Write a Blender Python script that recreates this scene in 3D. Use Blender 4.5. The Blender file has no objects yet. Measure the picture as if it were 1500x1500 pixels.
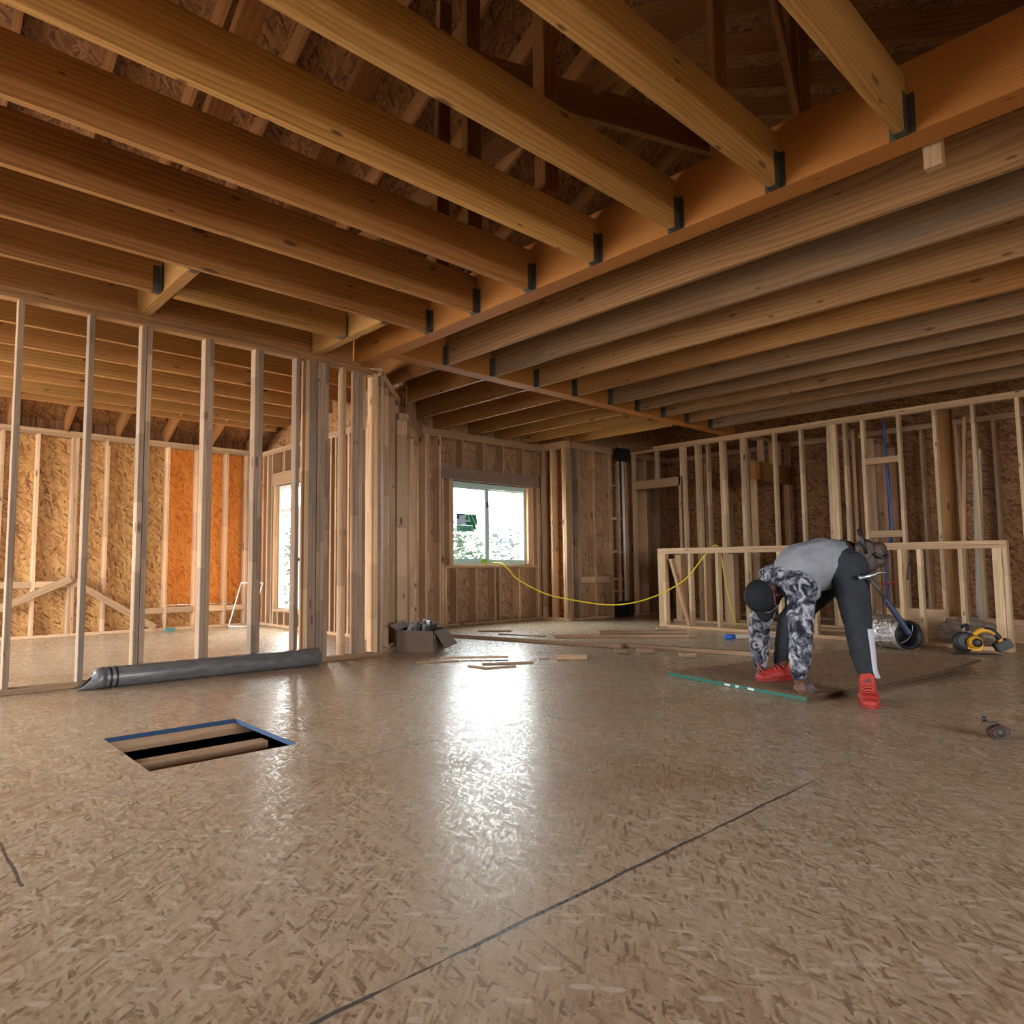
import bpy, bmesh, math, random
from mathutils import Vector, Matrix

SC = bpy.context.scene
COL = SC.collection
V = Vector
rnd = random.Random(7)

# ------------------------------------------------------------------ camera
EYE = V((0, 0, 0.85))
yaw, pit, rol, FPX, PX0 = 0.7026, 0.0779, -0.0046, 1009.97, 655.67
fo = V((math.sin(yaw)*math.cos(pit), math.cos(yaw)*math.cos(pit), math.sin(pit)))
ri = V((math.cos(yaw), -math.sin(yaw), 0)); up = ri.cross(fo)
c_, s_ = math.cos(rol), math.sin(rol)
ri, up = c_*ri + s_*up, -s_*ri + c_*up
cd = bpy.data.cameras.new('camera'); cam = bpy.data.objects.new('camera', cd); COL.objects.link(cam)
cam.matrix_world = Matrix(((ri.x, up.x, -fo.x, EYE.x), (ri.y, up.y, -fo.y, EYE.y), (ri.z, up.z, -fo.z, EYE.z), (0, 0, 0, 1)))
cd.sensor_width = 36; cd.sensor_fit = 'HORIZONTAL'; cd.lens = FPX/1500*36
cd.shift_x = (750-PX0)/1500; cd.clip_start = 0.05; cd.clip_end = 500
SC.camera = cam

# ------------------------------------------------------------------ node helper
class NT:
    def __init__(s, name):
        s.m = bpy.data.materials.new(name); s.m.use_nodes = True
        s.t = s.m.node_tree; s.t.nodes.clear()
        s.out = s.n('ShaderNodeOutputMaterial')
    def n(s, kind, **kw):
        nd = s.t.nodes.new(kind)
        for k, v in kw.items():
            if hasattr(nd, k): setattr(nd, k, v)
            else: s.put(nd, k, v)
        return nd
    def put(s, nd, key, v):
        key = key.replace('__', ' ') if isinstance(key, str) else key
        inp = nd.inputs[key]
        if isinstance(v, bpy.types.NodeSocket): s.t.links.new(v, inp)
        else: inp.default_value = v
    def math(s, op, a, b=0.0, c=0.0, clamp=False):
        nd = s.n('ShaderNodeMath', operation=op); nd.use_clamp = clamp
        s.put(nd, 0, a); s.put(nd, 1, b)
        if op in ('SMOOTH_MIN', 'MULTIPLY_ADD', 'COMPARE', 'WRAP'): s.put(nd, 2, c)
        return nd.outputs[0]
    def mix(s, f, a, b, mode='MIX'):
        nd = s.n('ShaderNodeMix', data_type='RGBA', blend_type=mode)
        s.put(nd, 0, f); s.put(nd, 6, a); s.put(nd, 7, b)
        return nd.outputs[2]
    def ramp(s, f, stops, interp='LINEAR'):
        nd = s.n('ShaderNodeValToRGB'); cr = nd.color_ramp; cr.interpolation = interp
        while len(cr.elements) < len(stops): cr.elements.new(0.5)
        for e, (p, c) in zip(cr.elements, stops):
            e.position = p; e.color = (*c, 1) if len(c) == 3 else c
        s.put(nd, 0, f); return nd.outputs[0]
    def sstep(s, v, a, b):
        nd = s.n('ShaderNodeMapRange', interpolation_type='SMOOTHSTEP')
        s.put(nd, 0, v); s.put(nd, 1, a); s.put(nd, 2, b); return nd.outputs[0]
    def noise(s, vec, scale, detail=3, rough=0.5, dist=0.0, col=False):
        nd = s.n('ShaderNodeTexNoise'); s.put(nd, 'Vector', vec); s.put(nd, 'Scale', scale)
        s.put(nd, 'Detail', detail); s.put(nd, 'Roughness', rough); s.put(nd, 'Distortion', dist)
        return nd.outputs[1 if col else 0]
    def map(s, vec, loc=(0, 0, 0), rot=(0, 0, 0), sc=(1, 1, 1)):
        nd = s.n('ShaderNodeMapping'); s.put(nd, 0, vec)
        nd.inputs[1].default_value = loc; nd.inputs[2].default_value = rot; nd.inputs[3].default_value = sc
        return nd.outputs[0]
    def vadd(s, a, b):
        nd = s.n('ShaderNodeVectorMath', operation='ADD'); s.put(nd, 0, a); s.put(nd, 1, b); return nd.outputs[0]
    def finish(s, col, rough=0.6, bump=None, bstr=0.2, bdist=0.01, spec=0.5, metal=0.0, coat=0.0, **kw):
        b = s.n('ShaderNodeBsdfPrincipled'); s.put(b, 'Base Color', col); s.put(b, 'Roughness', rough)
        s.put(b, 'Metallic', metal); s.put(b, 'Specular IOR Level', spec); s.put(b, 'Coat Weight', coat)
        for k, v in kw.items(): s.put(b, k, v)
        if bump is not None:
            bn = s.n('ShaderNodeBump'); s.put(bn, 'Strength', bstr); s.put(bn, 'Distance', bdist); s.put(bn, 'Height', bump)
            s.put(b, 'Normal', bn.outputs[0])
        s.t.links.new(b.outputs[0], s.out.inputs[0]); return s.m

def plain(name, c, rough=0.5, metal=0.0, spec=0.5, var=0.12, scale=30, **kw):
    t = NT(name); tc = t.n('ShaderNodeTexCoord').outputs['Object']
    f = t.noise(tc, scale, 4, 0.6)
    a = tuple(max(0, x*(1-var)) for x in c)+(1,); b = tuple(min(1, x*(1+var)) for x in c)+(1,)
    return t.finish(t.mix(f, a, b), rough, metal=metal, spec=spec, **kw)

def wood(name, lo, hi, ring=26.0, seg=False, stain=0.0, rough=0.65, knots=0.5, var=0.25):
    """board wood: the long axis is the object's X"""
    t = NT(name); tc = t.n('ShaderNodeTexCoord').outputs['Object']
    oi = t.n('ShaderNodeObjectInfo').outputs['Random']
    off = t.n('ShaderNodeCombineXYZ'); t.put(off, 0, t.math('MULTIPLY', oi, 37.0)); t.put(off, 1, t.math('MULTIPLY', oi, 2.3)); t.put(off, 2, t.math('MULTIPLY', oi, 5.1))
    p = t.vadd(tc, off.outputs[0])
    warp = t.noise(t.map(p, sc=(0.55, 4, 4)), 1.0, 3, 0.55)
    # growth rings: contour lines of a slow field stretched along the board, so they run straight, drift and close in cathedrals
    s4 = t.n('ShaderNodeSeparateXYZ'); t.put(s4, 0, p)
    fld = t.math('ADD', t.math('MULTIPLY', warp, 5.0), t.math('MULTIPLY', t.math('ADD', s4.outputs[1], t.math('MULTIPLY', s4.outputs[2], 0.9)), ring*1.15))
    rings = t.math('POWER', t.math('FRACT', fld), 1.6)
    fine = t.noise(t.map(p, sc=(2.2, 110, 110)), 1.0, 3, 0.65)
    big = t.noise(t.map(p, loc=(5, 2, 7), sc=(0.45, 3, 3)), 1.0, 2, 0.5)
    g = t.math('ADD', t.math('SUBTRACT', t.math('MULTIPLY', big, 0.75), t.math('MULTIPLY', rings, 0.26)), t.math('ADD', t.math('MULTIPLY', fine, 0.40), 0.08))
    col = t.ramp(g, [(0.28, lo), (0.82, hi)])
    br = t.math('ADD', 1.0-var, t.math('MULTIPLY', oi, 2*var))
    if seg:   # finger-jointed lumber: blocks of slightly different wood glued end to end
        sp = t.n('ShaderNodeSeparateXYZ'); t.put(sp, 0, p)
        wn = t.n('ShaderNodeTexWhiteNoise', noise_dimensions='1D'); t.put(wn, 'W', t.math('FLOOR', t.math('MULTIPLY', sp.outputs[0], 1.9)))
        col = t.mix(t.math('MULTIPLY', wn.outputs[0], 0.5), col, t.mix(0.6, col, (0.72, 0.50, 0.33, 1)))
        wn2 = t.n('ShaderNodeTexWhiteNoise', noise_dimensions='1D'); t.put(wn2, 'W', t.math('FLOOR', t.math('MULTIPLY_ADD', sp.outputs[0], 1.9, 31.0)))
        br = t.math('MULTIPLY', br, t.math('ADD', 0.84, t.math('MULTIPLY', wn2.outputs[0], 0.32)))
    bc = t.n('ShaderNodeCombineXYZ')
    for i in range(3): t.put(bc, i, br)
    col = t.mix(1.0, col, bc.outputs[0], 'MULTIPLY')
    if knots:
        s3 = t.n('ShaderNodeSeparateXYZ'); t.put(s3, 0, p); kv = t.n('ShaderNodeCombineXYZ'); t.put(kv, 0, t.math('MULTIPLY', s3.outputs[0], 2.6)); t.put(kv, 1, t.math('MULTIPLY', t.math('ADD', s3.outputs[1], s3.outputs[2]), 8.0))
        vo = t.n('ShaderNodeTexVoronoi', feature='F1', voronoi_dimensions='2D'); t.put(vo, 'Vector', kv.outputs[0]); t.put(vo, 'Scale', 1.0)
        sp2 = t.n('ShaderNodeSeparateColor'); t.put(sp2, 0, vo.outputs['Color'])
        kd = t.math('MULTIPLY', vo.outputs['Distance'], t.math('ADD', 0.75, t.math('MULTIPLY', sp2.outputs[1], 1.6)))
        k = t.math('MULTIPLY', t.math('SUBTRACT', 1.0, t.sstep(kd, 0.06, 0.15)), t.math('GREATER_THAN', sp2.outputs[0], 1-knots*0.6))
        col = t.mix(t.math('MULTIPLY', k, 0.85), col, (0.10, 0.045, 0.02, 1))
    if stain:
        st = t.sstep(t.noise(t.map(p, sc=(0.8, 6, 6)), 1.0, 4, 0.65), 0.60-stain*0.25, 0.80-stain*0.15)
        col = t.mix(t.math('MULTIPLY', st, 0.7), col, (0.16, 0.13, 0.105, 1))
    return t.finish(col, rough, spec=0.3)

def osb_nodes(t, vec, lo, mid, hi, s=1.0, vw=0.62):
    """oriented strand board: four layers of long chips lying at different angles"""
    val = edge = None
    wv = t.n('ShaderNodeVectorMath', operation='SCALE'); t.put(wv, 0, t.noise(vec, 7*s, 2, 0.5, col=True)); t.put(wv, 'Scale', 0.9)
    for i, (ang, sc, thr) in enumerate([(0.1, (5, 26, 1), 0), (0.95, (7, 34, 1), 0.33), (1.7, (6, 30, 1), 0.40), (2.5, (8, 40, 1), 0.62)]):
        v = t.map(t.map(vec, loc=(i*3.1, i*1.7, 0), rot=(0, 0, ang)), sc=tuple(a*s for a in sc))
        vo = t.n('ShaderNodeTexVoronoi', feature='F1', voronoi_dimensions='2D'); t.put(vo, 'Vector', t.vadd(v, wv.outputs[0])); t.put(vo, 'Scale', 1.0)
        sp = t.n('ShaderNodeSeparateColor'); t.put(sp, 0, vo.outputs['Color'])
        if val is None: val = sp.outputs[0]
        else:
            m = t.math('GREATER_THAN', sp.outputs[1], thr)
            nd = t.n('ShaderNodeMix', data_type='FLOAT'); t.put(nd, 0, m); t.put(nd, 2, val); t.put(nd, 3, sp.outputs[0]); val = nd.outputs[0]
    fine = t.noise(vec, 45*s, 4, 0.7)
    val2 = t.math('ADD', t.math('MULTIPLY_ADD', val, vw, 0.31-vw*0.5), t.math('MULTIPLY', fine, 0.42))
    return t.ramp(val2, [(0.18, lo), (0.36, mid), (0.62, tuple(0.5*(a+b) for a, b in zip(mid, hi))), (0.88, hi)]), val2, val

def osb(name, lo, mid, hi, rot=(0, 0, 0), s=1.5, rough=0.6):
    t = NT(name); tc = t.n('ShaderNodeTexCoord').outputs['Object']
    v = t.map(tc, rot=rot)
    col, h, _ = osb_nodes(t, v, lo, mid, hi, s)
    return t.finish(col, rough, spec=0.35)

M = {}
M['stud']  = wood('stud_wood', (0.34, 0.185, 0.09), (0.64, 0.42, 0.245), seg=True, knots=0.35)
M['studp'] = wood('pale_stud_wood', (0.44, 0.28, 0.145), (0.74, 0.54, 0.335), seg=True, knots=0.3)
M['stud_shade'] = wood('weathered_shaded_stud_wood', (0.14, 0.088, 0.054), (0.32, 0.222, 0.15), seg=True, stain=0.6, knots=0.35)  # greyed wood, darkened further to stand in for the partition's unlit stud fronts
M['plate'] = wood('plate_wood', (0.40, 0.235, 0.125), (0.62, 0.42, 0.25), knots=0.4)
M['joist'] = wood('yellow_pine', (0.25, 0.108, 0.024), (0.55, 0.305, 0.095), ring=34, knots=0.45, var=0.12)
M['joistb'] = wood('brown_pine', (0.22, 0.085, 0.020), (0.47, 0.235, 0.078), ring=30, knots=0.45, var=0.15)
M['joistg'] = wood('stained_pine', (0.16, 0.078, 0.033), (0.34, 0.20, 0.10), ring=24, stain=0.5, knots=0.4, var=0.12)
M['joistr'] = wood('brown_ceiling_pine', (0.17, 0.075, 0.026), (0.385, 0.21, 0.09), ring=24, knots=0.4, var=0.15)
M['lvl'] = wood('laminated_beam_wood', (0.30, 0.105, 0.02), (0.47, 0.195, 0.045), ring=60, knots=0.1, var=0.05)
M['header'] = wood('header_wood', (0.20, 0.13, 0.10), (0.34, 0.24, 0.19), knots=0.2)
M['scrap'] = wood('scrap_wood', (0.27, 0.155, 0.085), (0.47, 0.30, 0.175), knots=0.3)
M['attic'] = wood('rafter_wood', (0.16, 0.058, 0.016), (0.31, 0.135, 0.045), knots=0.3)
M['weather'] = wood('grey_board_wood', (0.33, 0.29, 0.23), (0.52, 0.47, 0.39), knots=0.2)
HALF = math.pi/2
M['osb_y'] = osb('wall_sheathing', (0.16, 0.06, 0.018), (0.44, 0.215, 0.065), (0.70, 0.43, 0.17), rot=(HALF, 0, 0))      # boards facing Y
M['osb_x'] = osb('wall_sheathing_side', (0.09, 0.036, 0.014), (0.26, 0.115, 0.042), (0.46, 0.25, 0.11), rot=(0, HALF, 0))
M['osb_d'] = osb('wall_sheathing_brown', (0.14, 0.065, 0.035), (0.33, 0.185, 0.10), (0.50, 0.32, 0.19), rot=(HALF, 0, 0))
M['osb_glow'] = osb('wall_sheathing_orange_glow', (0.40, 0.10, 0.015), (0.66, 0.21, 0.025), (0.78, 0.33, 0.07), rot=(HALF, 0, 0))  # the sheets' own orange with the bright room's glow put into the colour
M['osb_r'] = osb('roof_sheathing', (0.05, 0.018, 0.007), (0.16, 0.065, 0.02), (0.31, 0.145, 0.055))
M['osb_s'] = osb('loose_sheet_osb', (0.14, 0.08, 0.045), (0.28, 0.175, 0.098), (0.42, 0.285, 0.175), s=2.6)
M['steel'] = plain('galvanised_steel', (0.40, 0.42, 0.42), 0.42, 1.0, var=0.25)
M['dsteel'] = plain('dark_galvanised_steel', (0.07, 0.066, 0.052), 0.55, 0.5, var=0.3)
M['black'] = plain('black_plastic', (0.014, 0.014, 0.016), 0.5)
M['vinyl'] = plain('white_vinyl', (0.72, 0.76, 0.74), 0.4)
M['gvinyl'] = plain('grey_green_vinyl', (0.52, 0.70, 0.66), 0.4)
M['yellow'] = plain('yellow_plastic', (0.80, 0.40, 0.02), 0.45)
M['cordy'] = plain('yellow_cord_rubber', (0.85, 0.66, 0.02), 0.45)
M['blue'] = plain('blue_plastic', (0.03, 0.14, 0.55), 0.45)
M['bluep'] = plain('blue_edge_paint', (0.012, 0.05, 0.13), 0.7)
M['greenp'] = plain('green_edge_paint', (0.012, 0.12, 0.09), 0.6)
M['whitep'] = plain('white_print', (0.62, 0.68, 0.66), 0.6)
M['redc'] = plain('red_cable_plastic', (0.40, 0.02, 0.02), 0.5)
M['teal'] = plain('teal_plastic', (0.07, 0.22, 0.22), 0.5)
M['card'] = plain('cardboard', (0.15, 0.10, 0.07), 0.85, var=0.15, scale=8)
M['soil'] = plain('dark_soil', (0.018, 0.016, 0.014), 0.95, var=0.4, scale=6)
M['ground'] = plain('bare_ground', (0.55, 0.52, 0.46), 0.95, var=0.2, scale=1.5)
M['leaf'] = plain('green_leaf', (0.009, 0.021, 0.007), 0.9, var=0.5, scale=3)
M['leafb'] = plain('blue_green_leaf', (0.010, 0.020, 0.018), 0.9, var=0.5, scale=3)
M['bark'] = plain('bark', (0.16, 0.11, 0.08), 0.9, var=0.4)
M['tape'] = plain('green_label_tape', (0.30, 0.62, 0.10), 0.5)
def film_print(name, c, tr):
    """printed sticker film: daylight shines through it"""
    t = NT(name); tc = t.n('ShaderNodeTexCoord').outputs['Object']; f = t.noise(tc, 40, 2)
    d = t.n('ShaderNodeBsdfDiffuse'); t.put(d, 'Color', (*c, 1)); l = t.n('ShaderNodeBsdfTranslucent')
    t.put(l, 'Color', t.mix(f, tuple(x*.9 for x in tr)+(1,), tuple(x*1.1 for x in tr)+(1,)))
    a = t.n('ShaderNodeAddShader'); t.put(a, 0, d.outputs[0]); t.put(a, 1, l.outputs[0]); t.t.links.new(a.outputs[0], t.out.inputs[0]); return t.m
M['logo_g'] = film_print('logo_green', (0.03, 0.25, 0.08), (0.002, 0.048, 0.013))
M['paper'] = film_print('label_paper', (0.4, 0.45, 0.5), (0.072, 0.082, 0.100))
M['paperg'] = film_print('label_green_band', (0.2, 0.4, 0.3), (0.034, 0.072, 0.053))
M['ink'] = plain('label_ink', (0.03, 0.06, 0.06), 0.7)
M['foil'] = None

def mat_glass():
    t = NT('window_glass'); lw = t.n('ShaderNodeLayerWeight'); fc = t.math('MULTIPLY_ADD', t.math('POWER', lw.outputs['Facing'], 4.0), 0.6, 0.05)
    tr = t.n('ShaderNodeBsdfTransparent'); t.put(tr, 'Color', (0.96, 0.98, 0.97, 1))
    gl = t.n('ShaderNodeBsdfGlossy'); t.put(gl, 'Roughness', 0.02)
    nz = t.noise(t.n('ShaderNodeTexCoord').outputs['Object'], 2.0)
    mx = t.n('ShaderNodeMixShader'); t.put(mx, 0, t.math('MULTIPLY', fc, t.math('ADD', 0.85, t.math('MULTIPLY', nz, 0.3)))); t.put(mx, 1, tr.outputs[0]); t.put(mx, 2, gl.outputs[0])
    t.t.links.new(mx.outputs[0], t.out.inputs[0]); return t.m
M['glass'] = mat_glass()

def mat_film():
    t = NT('clear_plastic_film'); tc = t.n('ShaderNodeTexCoord').outputs['Object']
    h = t.noise(tc, 14, 4, 0.6, 1.5)
    tr = t.n('ShaderNodeBsdfTransparent'); t.put(tr, 'Color', (0.9, 0.92, 0.92, 1))
    gl = t.n('ShaderNodeBsdfGlossy'); t.put(gl, 'Roughness', 0.12); bn = t.n('ShaderNodeBump'); t.put(bn, 'Height', h); t.put(bn, 'Strength', 0.9); t.put(bn, 'Distance', 0.05); t.put(gl, 'Normal', bn.outputs[0])
    mx = t.n('ShaderNodeMixShader'); t.put(mx, 0, 0.42); t.put(mx, 1, tr.outputs[0]); t.put(mx, 2, gl.outputs[0])
    t.t.links.new(mx.outputs[0], t.out.inputs[0]); return t.m
M['film'] = mat_film()

def mat_foil():
    t = NT('duct_foil'); tc = t.n('ShaderNodeTexCoord').outputs['Object']
    h = t.noise(tc, 22, 4, 0.6, 1.2)
    return t.finish(t.ramp(h, [(0.3, (0.46, 0.43, 0.40)), (0.7, (0.80, 0.78, 0.75))]), 0.22, h, 0.8, 0.03, metal=0.85)
M['foil'] = mat_foil()

def mat_floor():
    t = NT('subfloor_osb'); tc = t.n('ShaderNodeTexCoord').outputs['Object']
    col, h, strand = osb_nodes(t, tc, (0.18, 0.105, 0.052), (0.42, 0.31, 0.195), (0.69, 0.57, 0.42), 3.1, 0.54)
    big = t.noise(tc, 0.9, 4, 0.6)
    col = t.mix(t.math('MULTIPLY', t.sstep(big, 0.42, 0.75), 0.55), col, t.mix(1.0, col, (0.62, 0.45, 0.34, 1), 'MULTIPLY'))
    dust = t.sstep(t.noise(t.map(tc, loc=(4, 9, 0)), 1.7, 5, 0.65), 0.5, 0.75)
    col = t.mix(t.math('MULTIPLY', dust, 0.30), col, (0.52, 0.44, 0.35, 1))
    spk = t.sstep(t.noise(tc, 38, 2, 0.5), 0.74, 0.80)
    col = t.mix(t.math('MULTIPLY', spk, 0.6), col, (0.10, 0.055, 0.03, 1))
    # scattered pale chips
    cv = t.n('ShaderNodeTexVoronoi', feature='F1', voronoi_dimensions='2D'); t.put(cv, 'Vector', t.map(t.map(tc, rot=(0, 0, .8)), sc=(16, 44, 1))); t.put(cv, 'Scale', 1.0)
    cs = t.n('ShaderNodeSeparateColor'); t.put(cs, 0, cv.outputs['Color'])
    chip = t.math('MULTIPLY', t.math('GREATER_THAN', cs.outputs[0], 0.93), t.math('LESS_THAN', cv.outputs['Distance'], 0.42))
    col = t.mix(t.math('MULTIPLY', chip, 0.55), col, (0.70, 0.60, 0.47, 1))
    # dark joints between the sheets
    sp = t.n('ShaderNodeSeparateXYZ'); t.put(sp, 0, tc); X, Y = sp.outputs[0], sp.outputs[1]
    wob = t.math('MULTIPLY', t.math('SUBTRACT', t.noise(tc, 5, 2), 0.5), 0.02)
    brk = t.noise(tc, 2.6, 3, 0.6)
    def joint(axis, c, a, b, w=0.0035):
        p, q = (X, Y) if axis == 'x' else (Y, X)
        d = t.math('ABSOLUTE', t.math('SUBTRACT', t.math('ADD', p, wob), c))
        m = t.math('LESS_THAN', d, t.math('MULTIPLY', t.sstep(brk, 0.26, 0.50), w))
        m = t.math('MULTIPLY', m, t.math('GREATER_THAN', q, a)); return t.math('MULTIPLY', m, t.math('LESS_THAN', q, b))
    tot = None
    for j in [('y', 1.20, 0.2, 1.55, 0.0065), ('y', 1.20, 1.55, 2.9, 0.006), ('y', 2.67, 1.75, 3.1, 0.005), ('x', 3.0, 2.2, 2.68, 0.004), ('x', 1.72, 2.67, 3.05, 0.003), ('x', 0.366, 2.2, 2.6, 0.005),
              ('x', 1.64, 3.8, 4.7, 0.003), ('y', 3.9, 1.9, 4.6, 0.003), ('x', 4.46, 1.2, 1.95, 0.003), ('y', 5.13, 3.2, 9, 0.003), ('x', 5.1, 3.9, 5.1, 0.003), ('y', 8.4, -2, 4.4, 0.004), ('y', 7.2, -2, 4.4, 0.004), ('y', 0.0, 1, 9, 0.004)]:
        m = joint(*j); tot = m if tot is None else t.math('MAXIMUM', tot, m)
    col = t.mix(t.math('MULTIPLY', tot, 0.85), col, (0.045, 0.05, 0.055, 1))
    r = t.math('ADD', t.math('MULTIPLY_ADD', t.sstep(strand, 0.55, 0.75), -0.24, 0.38), t.math('MULTIPLY', dust, 0.10))
    return t.finish(col, r, t.math('SUBTRACT', h, t.math('MULTIPLY', tot, 2.0)), 0.30, 0.005, spec=0.5)
M['floor'] = mat_floor()

# ------------------------------------------------------------------ geometry helpers
def wm(o):
    m = o.matrix_basis.copy()
    while o.parent is not None: o = o.parent; m = o.matrix_basis @ m
    return m

def link(name, me, mat=None, parent=None, mw=None):
    o = bpy.data.objects.new(name, me); COL.objects.link(o)
    if mat is not None and hasattr(me, 'materials') and not me.materials: me.materials.append(mat)
    mw = mw if mw is not None else Matrix.Identity(4)
    if parent is not None:
        o.parent = parent; o.matrix_basis = wm(parent).inverted() @ mw
    else: o.matrix_basis = mw
    return o

def tag(o, label, cat, group=None, kind=None):
    o['label'] = label; o['category'] = cat
    if group: o['group'] = group
    if kind: o['kind'] = kind
    return o

def empty(name, loc, label, cat, group=None, kind=None):
    o = bpy.data.objects.new(name, None); COL.objects.link(o); o.empty_display_size = 0.1
    o.matrix_basis = Matrix.Translation(V(loc)); return tag(o, label, cat, group, kind)

def bm_mesh(name, bm, smooth=False):
    me = bpy.data.meshes.new(name); bm.normal_update(); bm.to_mesh(me); bm.free()
    if smooth:
        for p in me.polygons: p.use_smooth = True
    return me

def bm_prism(bm, prof, L, x0=0.0):
    """extrude a yz profile along x"""
    a = [bm.verts.new((x0, y, z)) for y, z in prof]; b = [bm.verts.new((x0+L, y, z)) for y, z in prof]
    n = len(prof)
    for i in range(n): bm.faces.new((a[i], b[i], b[(i+1) % n], a[(i+1) % n]))
    bm.faces.new(list(reversed(a))[::-1]); bm.faces.new(list(reversed(b)))

def frame_mat(p0, p1, upv):
    x = (V(p1)-V(p0)).normalized(); u = V(upv)
    y = u.cross(x)
    if y.length < 1e-5: y = V((0, 1, 0)).cross(x)
    y.normalize(); z = x.cross(y)
    p = V(p0)
    return Matrix(((x.x, y.x, z.x, p.x), (x.y, y.y, z.y, p.y), (x.z, y.z, z.z, p.z), (0, 0, 0, 1)))

def board(name, p0, p1, w, h, mat, parent=None, upv=(0, 0, 1), ch=0.0025):
    """a board from p0 to p1 (centre line); w across, h along upv"""
    L = (V(p1)-V(p0)).length; a, b = w/2, h/2; c = min(ch, a*.4, b*.4)
    prof = [(-a+c, -b), (a-c, -b), (a, -b+c), (a, b-c), (a-c, b), (-a+c, b), (-a, b-c), (-a, -b+c)]
    bm = bmesh.new(); bm_prism(bm, prof, L); bmesh.ops.recalc_face_normals(bm, faces=bm.faces)
    return link(name, bm_mesh(name, bm), mat, parent, frame_mat(p0, p1, upv))

def box(name, lo, hi, mat, parent=None, rotz=0.0, bev=0.0):
    lo, hi = V(lo), V(hi); c = (lo+hi)/2; d = (hi-lo)
    bm = bmesh.new(); bmesh.ops.create_cube(bm, size=1); bmesh.ops.scale(bm, vec=d, verts=bm.verts)
    if bev: bmesh.ops.bevel(bm, geom=list(bm.edges), offset=bev, segments=2, affect='EDGES')
    return link(name, bm_mesh(name, bm), mat, parent, Matrix.Translation(c) @ Matrix.Rotation(rotz, 4, 'Z'))

def quad_mesh(name, verts, faces, mat, parent=None, mw=None, smooth=False):
    me = bpy.data.meshes.new(name); me.from_pydata([tuple(v) for v in verts], [], faces); me.update()
    if smooth:
        for p in me.polygons: p.use_smooth = True
    return link(name, me, mat, parent, mw)

def tube(name, pts, r, mat, parent=None, seg=10, closed_ends=True, smooth_pts=True):
    """round tube along points (world); r is a number or a list"""
    P = [V(p) for p in pts]
    if smooth_pts and len(P) > 2:
        Q, RR = [], []
        rs = r if isinstance(r, (list, tuple)) else [r]*len(P)
        for i in range(len(P)-1):
            p0 = P[max(i-1, 0)]; p1 = P[i]; p2 = P[i+1]; p3 = P[min(i+2, len(P)-1)]
            for k in range(6):
                s = k/6; Q.append(0.5*((2*p1)+(-p0+p2)*s+(2*p0-5*p1+4*p2-p3)*s*s+(-p0+3*p1-3*p2+p3)*s**3)); RR.append(rs[i]*(1-s)+rs[i+1]*s)
        Q.append(P[-1]); RR.append(rs[-1]); P, rs = Q, RR
    else: rs = r if isinstance(r, (list, tuple)) else [r]*len(P)
    base = P[0]; bm = bmesh.new(); rings = []; u = None
    for i, p in enumerate(P):
        d = (P[min(i+1, len(P)-1)]-P[max(i-1, 0)]).normalized()
        if u is None: u = d.orthogonal().normalized()
        else: u = (u-d*u.dot(d)).normalized()
        v = d.cross(u)
        rings.append([bm.verts.new(p-base+(u*math.cos(2*math.pi*k/seg)+v*math.sin(2*math.pi*k/seg))*rs[i]) for k in range(seg)])
    for a, b in zip(rings, rings[1:]):
        for k in range(seg): bm.faces.new((a[k], a[(k+1) % seg], b[(k+1) % seg], b[k]))
    if closed_ends: bm.faces.new(rings[0][::-1]); bm.faces.new(rings[-1])
    return link(name, bm_mesh(name, bm, True), mat, parent, Matrix.Translation(base))

def lathe(name, prof, mat, parent, p0, axis, seg=32, cap=True):
    """prof: (radius, distance along axis)"""
    m = frame_mat(p0, V(p0)+V(axis), (0, 0, 1) if abs(V(axis).normalized().z) < 0.95 else (0, 1, 0))
    bm = bmesh.new(); rings = []
    for r, x in prof: rings.append([bm.verts.new((x, r*math.cos(2*math.pi*k/seg), r*math.sin(2*math.pi*k/seg))) for k in range(seg)])
    for a, b in zip(rings, rings[1:]):
        for k in range(seg): bm.faces.new((a[k], a[(k+1) % seg], b[(k+1) % seg], b[k]))
    if cap: bm.faces.new(rings[0][::-1]); bm.faces.new(rings[-1])
    bmesh.ops.recalc_face_normals(bm, faces=bm.faces)
    return link(name, bm_mesh(name, bm, True), mat, parent, m)

def extrude_poly(name, pts2d, depth, mat, parent, mw, bev=0.0):
    bm = bmesh.new(); vs = [bm.verts.new((x, y, 0)) for x, y in pts2d]; f = bm.faces.new(vs)
    r = bmesh.ops.extrude_face_region(bm, geom=[f]); bmesh.ops.translate(bm, vec=(0, 0, depth), verts=[g for g in r['geom'] if isinstance(g, bmesh.types.BMVert)])
    bmesh.ops.recalc_face_normals(bm, faces=bm.faces)
    if bev: bmesh.ops.bevel(bm, geom=list(bm.edges), offset=bev, segments=2, affect='EDGES')
    return link(name, bm_mesh(name, bm), mat, parent, mw)

ORD = ['first', 'second', 'third', 'fourth', 'fifth', 'sixth', 'seventh', 'eighth', 'ninth', 'tenth', 'eleventh', 'twelfth', 'thirteenth', 'fourteenth']
# ================================================================== the setting
ZT, ZJ, JH = 2.716, 2.792, 0.286      # underside of top plates, underside of joists, joist depth

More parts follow.
